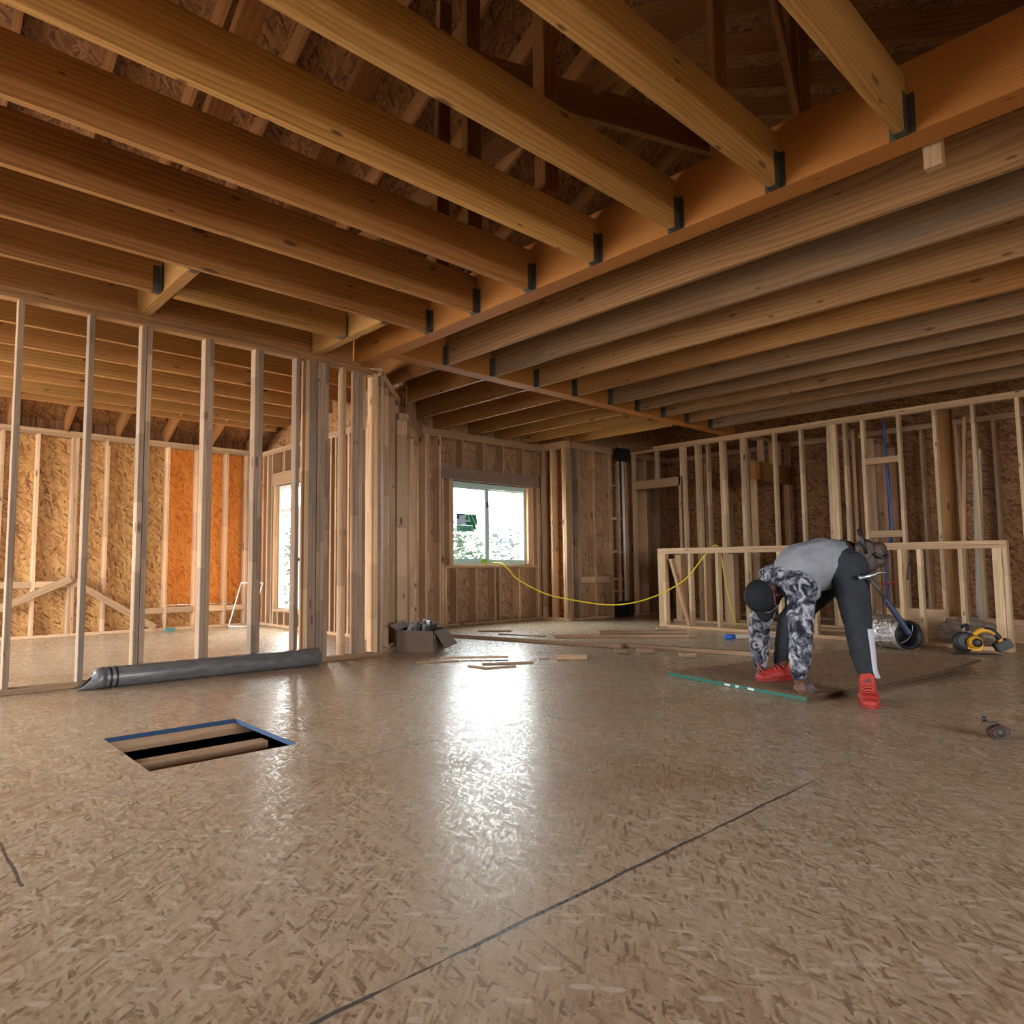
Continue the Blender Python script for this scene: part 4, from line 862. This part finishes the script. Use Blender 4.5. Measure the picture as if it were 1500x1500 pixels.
def ellip(bm, c, ax, rad):
    r = bmesh.ops.create_uvsphere(bm, u_segments=20, v_segments=14, radius=1)
    m = Matrix((ax[0], ax[1], ax[2])).transposed()
    for v in r['verts']: v.co = V(c)+m @ V((v.co.x*rad[0], v.co.y*rad[1], v.co.z*rad[2]))

def flesh(name, build, vox, mat, parent, smooth=6, wrinkle=0.0, wsize=.06, offset=PB):
    bm = bmesh.new(); build(bm)
    for v in bm.verts: v.co -= offset
    o = link(name, bm_mesh(name, bm, True), mat, parent, Matrix.Translation(offset))
    md = o.modifiers.new('merge', 'REMESH'); md.mode = 'VOXEL'; md.voxel_size = vox; md.use_smooth_shade = True
    if smooth: md = o.modifiers.new('soften', 'SMOOTH'); md.iterations = smooth; md.factor = .5
    if wrinkle:
        tx = bpy.data.textures.new(name+'_folds', 'CLOUDS'); tx.noise_scale = wsize; tx.noise_depth = 2
        md = o.modifiers.new('folds', 'DISPLACE'); md.texture = tx; md.strength = wrinkle; md.mid_level = .5; md.texture_coords = 'LOCAL'
    return o

J = dict(ankle_n=(4.825, 1.645, .085), knee_n=(4.835, 1.69, .465), hip_n=(4.955, 1.772, .80), ankle_f=(5.06, 2.285, .105), knee_f=(4.985, 2.175, .461), hip_f=(5.134, 1.914, .80),
         pelvis=(5.045, 1.84, .84), spine=(4.935, 1.925, .865), chest=(4.815, 2.03, .825), neck=(4.705, 2.105, .735), head=(4.58, 2.189, .644),
         sh_n=(4.655, 1.955, .70), sh_f=(4.87, 2.235, .76), el_n=(4.60, 1.945, .38), wr_n=(4.635, 1.985, .105), el_f=(4.865, 2.34, .40), wr_f=(4.935, 2.375, .10))
J = {k: V(v) for k, v in J.items()}
RI = V((.7631, -.6463, 0)); FW = V((.6463, .7631, 0)); UP = V((0, 0, 1))       # to the side, away, up as the worker is seen from the room
crown = (RI*-.66+FW*-.62+UP*-.28).normalized(); face = (V((0, 0, -1))-crown*(-crown.z)); face.normalize(); side = face.cross(crown)
HC = J['head']

def finger(bm, base, dirs, r):
    p = V(base)
    for d, l in dirs:
        q = p+V(d).normalized()*l; capsule(bm, p, r, q, r*.93); p = q; r *= .93
# near hand: palm down over the tape, fingers curled round it to the right
pn = V((4.652, 1.972, .052))
def hand_n(bm):
    capsule(bm, J['wr_n'], .031, pn, .041, .66, FW); capsule(bm, pn-RI*.026, .029, pn+RI*.026, .027, .8, FW)
    for i, (o, l) in enumerate([(-.034, .030), (-.014, .036), (.006, .034), (.024, .027)]):
        b = pn+RI*o*.95+UP*-.012-FW*.018
        finger(bm, b, [(-UP*.55-FW*.45+RI*.35, l), (-UP*.25+RI*.75-FW*.05, l*.8), (RI*.9+FW*.4, l*.55)], .0098)
    finger(bm, pn+RI*.026+UP*.015-FW*.012, [(RI*.8-UP*.15-FW*.25, .036), (RI*.9-UP*.5+FW*.1, .030)], .0108)
# far hand: loose fist round a pencil
pf = V((4.942, 2.372, .052))
def hand_f(bm):
    capsule(bm, J['wr_f'], .029, pf, .035, .65, FW); capsule(bm, pf-RI*.02, .025, pf+RI*.02, .023, .75, FW)
    for i, (o, l) in enumerate([(.026, .036), (.008, .038), (-.010, .034), (-.027, .028)]):
        b = pf+RI*o-UP*.012-FW*.016
        finger(bm, b, [(-UP*.6-FW*.5+RI*.15, l), (-UP*.45+RI*.45+FW*.1, l*.75), (RI*.5+FW*.5-UP*.15, l*.5)], .0096)
    finger(bm, pf+RI*.028+UP*.004-FW*.012, [(RI*.45-UP*.6-FW*.5, .036), (-UP*.6+RI*.1, .028)], .0105)
def body(bm):
    for s in ('n', 'f'):
        capsule(bm, J['hip_'+s], .085, J['knee_'+s], .056); capsule(bm, J['knee_'+s], .055, J['ankle_'+s], .038)
        capsule(bm, J['sh_'+s], .050, J['el_'+s], .041); capsule(bm, J['el_'+s], .040, J['wr_'+s], .028)
    a = J['ankle_n']; capsule(bm, a-UP*.04, .036, a+V((-.115, -.045, -.055)), .03); a = J['ankle_f']; capsule(bm, a-UP*.04, .036, a+V((-.12, .06, -.055)), .03)
    capsule(bm, J['hip_n'], .095, J['hip_f'], .095); capsule(bm, J['pelvis'], .125, J['spine'], .12); capsule(bm, J['spine'], .12, J['chest'], .135); capsule(bm, J['sh_n']+FW*.06, .07, J['sh_f']-FW*.06, .07)
    capsule(bm, J['chest'], .10, J['neck'], .058); capsule(bm, J['neck'], .055, HC-crown*.06, .052)
    ellip(bm, HC, (side, face, crown), (.074, .092, .105))                                   # skull
    ellip(bm, HC+face*.035-crown*.055, (side, face, crown), (.058, .062, .062))             # jaw
    capsule(bm, HC+face*.092+crown*.005, .010, HC+face*.112-crown*.028, .015)               # nose
    for q in (-1, 1):
        ellip(bm, HC+side*.077*q-face*.012-crown*.012, (side, face, crown), (.010, .020, .033))   # ears
        ellip(bm, HC+side*.032*q+face*.082+crown*.012, (side, face, crown), (.018, .010, .009))   # brows
    capsule(bm, HC+face*.090-crown*.055-side*.018, .009, HC+face*.090-crown*.055+side*.018, .009); capsule(bm, HC+face*.088-crown*.068-side*.015, .010, HC+face*.088-crown*.068+side*.015, .010)
    hand_n(bm); hand_f(bm)
flesh('body', body, .0048, M['skin'], pe, 3)
for q in (-1, 1):
    e_ = HC+side*.031*q+face*.083-crown*.006
    bm = bmesh.new(); bmesh.ops.create_uvsphere(bm, u_segments=16, v_segments=10, radius=.0115); link('eye', bm_mesh('eye', bm, True), M['vinyl'], pe, Matrix.Translation(e_))
# clothes
def shirt(bm):
    ax = (J['chest']-J['pelvis']).normalized()
    capsule(bm, J['pelvis']-ax*.02+UP*.005, .160, J['spine'], .165); capsule(bm, J['spine'], .165, J['chest']-ax*.02, .168); capsule(bm, J['spine']-UP*.075, .12, J['chest']-UP*.05+RI*.03, .125)
    capsule(bm, J['sh_n']+FW*.09+RI*.06, .115, J['sh_f']-FW*.09+RI*.06, .115)
flesh('shirt_body', shirt, .009, M['shirt'], pe, 8, .018, .09)
def sleeves(bm):
    for s, fo in (('n', 1), ('f', -1)):
        capsule(bm, J['sh_'+s]+RI*.02+FW*.03*fo, .092, J['sh_'+s]*.5+J['el_'+s]*.5, .082); capsule(bm, J['sh_'+s]*.5+J['el_'+s]*.5, .082, J['el_'+s], .071); capsule(bm, J['el_'+s], .071, J['el_'+s]*.35+J['wr_'+s]*.65, .060)
        capsule(bm, J['el_'+s]*.35+J['wr_'+s]*.65, .060, J['wr_'+s]+UP*.040, .047)
    capsule(bm, J['sh_n'], .095, J['neck']+RI*.05, .10); capsule(bm, J['sh_f'], .09, J['neck']+RI*.05, .10)
    capsule(bm, J['neck']+RI*.06+UP*.03, .10, J['neck']-RI*.01+UP*.005, .082)
flesh('camouflage_sleeves', sleeves, .008, M['camo'], pe, 5, .022, .05)
def hood(bm):
    c = J['neck']+RI*.015+UP*.015
    for k in range(12):
        a0, a1 = 2*math.pi*k/12, 2*math.pi*(k+1)/12
        q = lambda a: c+FW*.085*math.cos(a)+(UP*.075+RI*.02)*math.sin(a)-RI*.025*math.cos(2*a)
        capsule(bm, q(a0), .024, q(a1), .024)
flesh('collar', hood, .007, M['camo'], pe, 4, .012, .04)
def pants(bm):
    for s in ('n', 'f'):
        h, k, a = J['hip_'+s], J['knee_'+s], J['ankle_'+s]
        capsule(bm, h+UP*.0, .122, h*.45+k*.55, .098); capsule(bm, h*.45+k*.55, .098, k, .080); capsule(bm, k, .080, k*.5+a*.5, .072); capsule(bm, k*.5+a*.5, .072, a+UP*.055, .050)
    capsule(bm, J['hip_n']+UP*.03, .125, J['hip_f']+UP*.03, .125); capsule(bm, J['pelvis'], .140, J['pelvis']+(J['spine']-J['pelvis'])*.3, .135)
flesh('trousers', pants, .009, M['pants'], pe, 6, .014, .06)
# pale stripe down the outer calf of the near leg
k, a = J['knee_n'], J['ankle_n']; vs = []
for i in range(13):
    s = i/12; c = (k*.95+a*.05)*(1-s)+(a+UP*.06)*s; r = .0735*(1-s)+.047*s+.004
    if s > .85: r += .012*(s-.85)/.15
    for an in (-84, -68, -52, -36): t_ = math.radians(an); vs.append(c+RI*r*math.cos(t_)+FW*r*math.sin(t_))
fs = [(i*4+j, i*4+j+1, i*4+j+5, i*4+j+4) for i in range(12) for j in range(3)]
o = quad_mesh('side_stripe', vs, fs, M['stripe'], pe, None, True); md = o.modifiers.new('thick', 'SOLIDIFY'); md.thickness = .006

def shoe(name, heel, d, tongue_up):
    d = V(d).normalized(); s = V((-d.y, d.x, 0)); h = V(heel)
    sh_ = flesh(name, lambda bm: [capsule(bm, h+UP*.055+d*.01, .046, h+UP*.05+d*.09, .044, 1, s), capsule(bm, h+UP*.05+d*.09, .047, h+UP*.040+d*.19, .036, 1.25, s), capsule(bm, h+UP*.03+d*.19, .032, h+UP*.028+d*.235, .026, 1.6, s), capsule(bm, h+UP*.06, .046, h+UP*.115+d*.015, .048)], .005, M['shoe'], pe, 4, 0, .05)
    def up(a, b, c): return h+d*a+s*b+UP*c
    out = [( -.05, .022), (-.035, .042), (.05, .044), (.14, .055), (.22, .047), (.262, .022), (.262, -.022), (.22, -.047), (.14, -.055), (.05, -.044), (-.035, -.042), (-.05, -.022)]
    m2 = Matrix(((d.x, s.x, 0, h.x), (d.y, s.y, 0, h.y), (0, 0, 1, h.z+.001), (0, 0, 0, 1)))
    extrude_poly('sole', out, .026, M['sole'], sh_, m2, .006)
    for i in range(4):
        q = .075+.028*i; zt_ = .118-.013*i
        tube('lace', [up(q, -.036, zt_-.022), up(q+.004, -.015, zt_-.002), up(q+.004, .015, zt_-.002), up(q, .036, zt_-.022)], .0055, M['lace'], sh_, 8)
    tl = extrude_poly('tongue', [(-.036, 0), (.036, 0), (.042, .075), (.030, .098), (-.030, .098), (-.042, .075)], .011, M['shoe'], sh_, Matrix(((s.x, UP.x*.93-d.x*.0+d.x*.18, d.x, 0), (s.y, d.y*.18, d.y, 0), (0, .97, 0, 0), (0, 0, 0, 1))), .004)
    tp = up(.060, 0, .085); m3 = wm(tl); m3.translation = tp
    tl.matrix_basis = wm(sh_).inverted() @ m3
    for i, (x, hh) in enumerate([(-.016, .012), (-.002, .019), (.012, .026)]):
        b = extrude_poly('tongue_mark', [(x, .045), (x+.009, .045), (x+.002, .045+hh), (x-.007, .045+hh)], .0015, M['ink'], sh_, m3 @ Matrix.Translation((0, 0, .0108)))
    return sh_
shoe('shoe', (4.795, 1.64, 0), (-.93, -.37, 0), 1); shoe('shoe', (5.10, 2.25, .027), (-.80, .38, 0), 1)

# cap with brim, band, spectacle arms
mh = Matrix(((side.x, face.x, crown.x, HC.x), (side.y, face.y, crown.y, HC.y), (side.z, face.z, crown.z, HC.z), (0, 0, 0, 1)))
bm = bmesh.new(); rings = []
for i in range(9):
    t_ = math.pi/2*i/8.0; cz, cr = .118*math.sin(t_), math.cos(t_)
    if i < 8: rings.append([bm.verts.new((.090*cr*math.cos(2*math.pi*k/32), .108*cr*math.sin(2*math.pi*k/32)-.002, .012+cz)) for k in range(32)])
low = [bm.verts.new((.089*math.cos(2*math.pi*k/32), .107*math.sin(2*math.pi*k/32)-.002, -.004)) for k in range(32)]
rings.insert(0, low); tip = bm.verts.new((0, 0, .130))
for a_, b_ in zip(rings, rings[1:]):
    for k_ in range(32): bm.faces.new((a_[k_], a_[(k_+1) % 32], b_[(k_+1) % 32], b_[k_]))
for k_ in range(32): bm.faces.new((rings[-1][k_], rings[-1][(k_+1) % 32], tip))
cap = link('cap', bm_mesh('cap', bm, True), M['cap'], pe, mh)
vs, fs = [], []
for i in range(7):
    for j in range(13):
        an = math.radians(-62+124*j/12); r = i/6; vs.append(((.088+.004*r)*math.sin(an), (.104+.088*r*math.cos(an)**.6)*math.cos(an)+.004*r, .004-.020*r-.020*(math.sin(an)**2)))
for i in range(6):
    for j in range(12): fs.append((i*13+j, i*13+j+1, i*13+j+14, i*13+j+13))
me = bpy.data.meshes.new('brim'); me.from_pydata(vs, [], fs); me.update()
for p in me.polygons: p.use_smooth = True
br = link('brim', me, M['cap'], cap, mh); md = br.modifiers.new('thick', 'SOLIDIFY'); md.thickness = .004
tube('cap_button', [HC+crown*.128, HC+crown*.134], .008, M['cap'], cap, 10, smooth_pts=False)
for q in (-1, 1): tube('spectacle_arm', [HC+side*.084*q-face*.005-crown*.014, HC+side*.088*q+face*.03-crown*.014, HC+side*.080*q+face*.07-crown*.012], .0036, M['glassr'], pe, 8)
tube('spectacle_frame', [HC+side*-.085+face*.085-crown*.004, HC+side*-.045+face*.118-crown*.006, HC+face*.116-crown*.004, HC+side*.045+face*.118-crown*.006, HC+side*.085+face*.085-crown*.004], .0045, M['steel'], pe, 8)

# tool belt and pouches
def belt(bm):
    c = J['pelvis']+(J['spine']-J['pelvis'])*.12+UP*.0; ax = (J['spine']-J['pelvis']).normalized(); u = ax.cross(UP).normalized(); v = u.cross(ax)
    for k_ in range(16):
        q = lambda a: c+u*.172*math.cos(a)+v*.158*math.sin(a)
        capsule(bm, q(2*math.pi*k_/16)-ax*.012, .016, q(2*math.pi*(k_+1)/16)-ax*.012, .016); capsule(bm, q(2*math.pi*k_/16)+ax*.012, .016, q(2*math.pi*(k_+1)/16)+ax*.012, .016)
tb = flesh('tool_belt', belt, .007, M['leather'], pe, 3)
pc = J['hip_n']+V((.03, -.095, .085))
def pouch(bm):
    capsule(bm, pc+UP*.06+RI*.0, .070, pc-UP*.03+RI*.02, .062, .62, FW); capsule(bm, pc+RI*.085+UP*.055, .055, pc+RI*.085-UP*.01, .050, .7, FW)
flesh('pouch', pouch, .007, M['leather'], tb, 3, .010, .04)
tube('pouch_loop', [pc+RI*.03+UP*.03-FW*.055, pc+RI*.075+UP*.005-FW*.06, pc+RI*.12+UP*.02-FW*.04], .010, M['black'], tb, 8)
tube('belt_clip', [pc-RI*.10-UP*.01-FW*.03, pc-RI*.105+UP*.05-FW*.035], .006, M['black'], tb, 8, smooth_pts=False)

# hand tools: each a thing of its own
o = tube('pry_tool', [pc+RI*-.015+UP*.03-FW*.03, pc-RI*.055+UP*.19-FW*.03], [.016, .013], M['black'], None, 10, smooth_pts=False); tag(o, 'black handled tool sticking up out of the brown tool pouch', 'hand tool')
hm = empty('hammer', (4.86, 1.64, .78), 'claw hammer hanging from the tool belt with dark blue grip', 'hammer')
h0, h1 = V((4.862, 1.622, .775)), V((5.004, 1.459, .416))
hd = (h1-h0).normalized(); hs = (RI+UP*.25).normalized()
tube('handle', [h0, h0*.6+h1*.4], .0115, M['dsteel'], hm, 10, smooth_pts=False); tube('blue_grip', [h0*.6+h1*.4, h0*.45+h1*.55, h0*.1+h1*.9, h1], [.013, .0175, .0165, .020], M['grip'], hm, 12)
tube('hammer_head', [h0-hs*.065+UP*.002, h0-hs*.030, h0, h0+hs*.03], [.019, .015, .017, .015], M['steel'], hm, 12)
tube('claw', [h0+hs*.03, h0+hs*.07+UP*.004, h0+hs*.115-UP*.008], [.014, .010, .004], M['steel'], hm, 10)
tm = empty('tape_measure', (4.672, 1.945, .024), 'black tape measure gripped in the near hand on the sheet edge', 'tape measure')
m4 = Matrix(((RI.x, 0, -FW.x, 4.690), (RI.y, 0, -FW.y, 1.950), (0, 1, 0, .026), (0, 0, 0, 1)))
extrude_poly('tape_case', [(-.03, 0), (.022, 0), (.030, .012), (.030, .045), (.012, .066), (-.018, .066), (-.03, .05)], .034, M['black'], tm, m4, .006)
box('belt_hook', (4.700, 1.925, .040), (4.712, 1.932, .078), M['dsteel'], tm)
pn_ = empty('carpenter_pencil', (4.93, 2.33, .03), 'red carpenter pencil held in the far hand', 'pencil')
q0, q1 = pf+RI*-.055-FW*.042+UP*.105, pf+RI*.045-FW*.040-UP*.027
tube('pencil_body', [q0, q1], .0055, M['pencilr'], pn_, 6, smooth_pts=False); tube('pencil_tip', [q1, q1+(q1-q0).normalized()*.014], [.005, .001], M['scrap'], pn_, 6, smooth_pts=False)
SKY, EXPO = 30.0, -0.12
def portal(name, loc, target, sx, sy):
    o = opening(name, loc, target, sx, sy, 1.0); o.data.cycles.is_portal = True
def LIGHTS():
    portal('daylight_slider', (7.21, 7.63, 1.47), (7.21, 0, 1.47), 1.62, 1.22)
    portal('daylight_tall_window', (4.66, 8.56, 1.14), (0, 8.56, 1.14), 1.24, 1.76)
    portal('daylight_rear_opening', (0, -7.05, 1.62), (0, 5, 1.62), 5.6, 1.76)
    portal('daylight_side', (-3.3, 7.6, 1.25), (5, 7.6, 1.25), 4.1, 2.6)
    portal('daylight_added_opening', (-3.3, 4.25, 1.15), (5, 4.25, 1.15), 1.3, 1.3)
# ================================================================== outside
g = quad_mesh('ground_outside', [(-30, -40, -1.2), (70, -40, -1.2), (70, 70, -1.2), (-30, 70, -1.2)], [(0, 1, 2, 3)], M['ground']); tag(g, 'pale bare ground outside the house', 'ground', kind='structure')
def shrub(loc, rx, rz, n, seed, label, mat, lsize=.14):
    r = random.Random(seed); e = empty('shrub', loc, label, 'shrub', 'shrubs outside the windows')
    L = V(loc)
    for k in range(5):
        a = r.uniform(0, 6.28); tube('stem', [L, L+V((.15*math.cos(a), .15*math.sin(a), rz*.5)), L+V((rx*.4*math.cos(a), rx*.4*math.sin(a), rz*1.0))], [.035, .025, .01], M['bark'], e, 7)
    vs, fs = [], []
    for i in range(n):
        while True:
            d = V((r.uniform(-1, 1), r.uniform(-1, 1), r.uniform(-1, 1)))
            if d.length < 1: break
        d = d*(.65+.35*d.length); c = V((d.x*rx, d.y*rx, rz*.95+d.z*rz*.9))
        u = V((r.gauss(0, 1), r.gauss(0, 1), r.gauss(0, 1))).normalized(); w = u.orthogonal().normalized(); s = lsize*r.uniform(.6, 1.2); m_ = len(vs)
        vs += [c-u*s, c+w*s*.4, c+u*s, c-w*s*.4]; fs.append((m_, m_+1, m_+2, m_+3))
    quad_mesh('foliage', vs, fs, M[mat], e, Matrix.Translation(L))
shrub((12.9, 15.6, -1.2), 1.5, 1.9, 2600, 1, 'green leafy shrub outside the left window pane with the sticker', 'leaf')
shrub((16.3, 16.3, -1.2), 1.4, 1.8, 1500, 2, 'bluish shrub outside the right window pane', 'leafb')
shrub((12.6, 19.6, -1.2), 1.3, 2.0, 900, 3, 'second green shrub further along outside the slider window', 'leaf')
shrub((8.0, 17.8, -1.2), 2.0, 2.2, 1300, 4, 'tall green bush outside the tall window of the bright room', 'leaf')
shrub((7.0, 13.5, -1.2), 0.9, 0.85, 700, 5, 'low bush under the tall window of the bright room', 'leafb', .10)

# ================================================================== light
w = bpy.data.worlds.new('world'); SC.world = w; w.use_nodes = True
nt = w.node_tree; nt.nodes.clear(); bo = nt.nodes.new('ShaderNodeOutputWorld'); bg = nt.nodes.new('ShaderNodeBackground')
bg.inputs[0].default_value = (0.93, 0.97, 1.0, 1); bg.inputs[1].default_value = SKY
nt.links.new(bg.outputs[0], bo.inputs[0])
def opening(name, loc, target, sx, sy, power, col=(1, 1, 1)):
    ld = bpy.data.lights.new(name, 'AREA'); ld.shape = 'RECTANGLE'; ld.size = sx; ld.size_y = sy; ld.energy = power; ld.color = col
    o = bpy.data.objects.new(name, ld); COL.objects.link(o); o.location = loc
    o.rotation_euler = (V(target)-V(loc)).to_track_quat('-Z', 'Y').to_euler(); return o
LIGHTS()
SC.view_settings.view_transform = 'Standard'; SC.view_settings.look = 'None'; SC.view_settings.exposure = EXPO; SC.view_settings.gamma = 1; SC.view_settings.use_curve_mapping = False
SC.cycles.use_denoising = True; SC.cycles.max_bounces = 8; SC.cycles.diffuse_bounces = 4; SC.cycles.glossy_bounces = 3; SC.cycles.transparent_max_bounces = 10
SC.cycles.sample_clamp_indirect = 8.0; SC.cycles.use_adaptive_sampling = True; SC.cycles.adaptive_threshold = 0.04; SC.cycles.caustics_reflective = False; SC.cycles.caustics_refractive = False
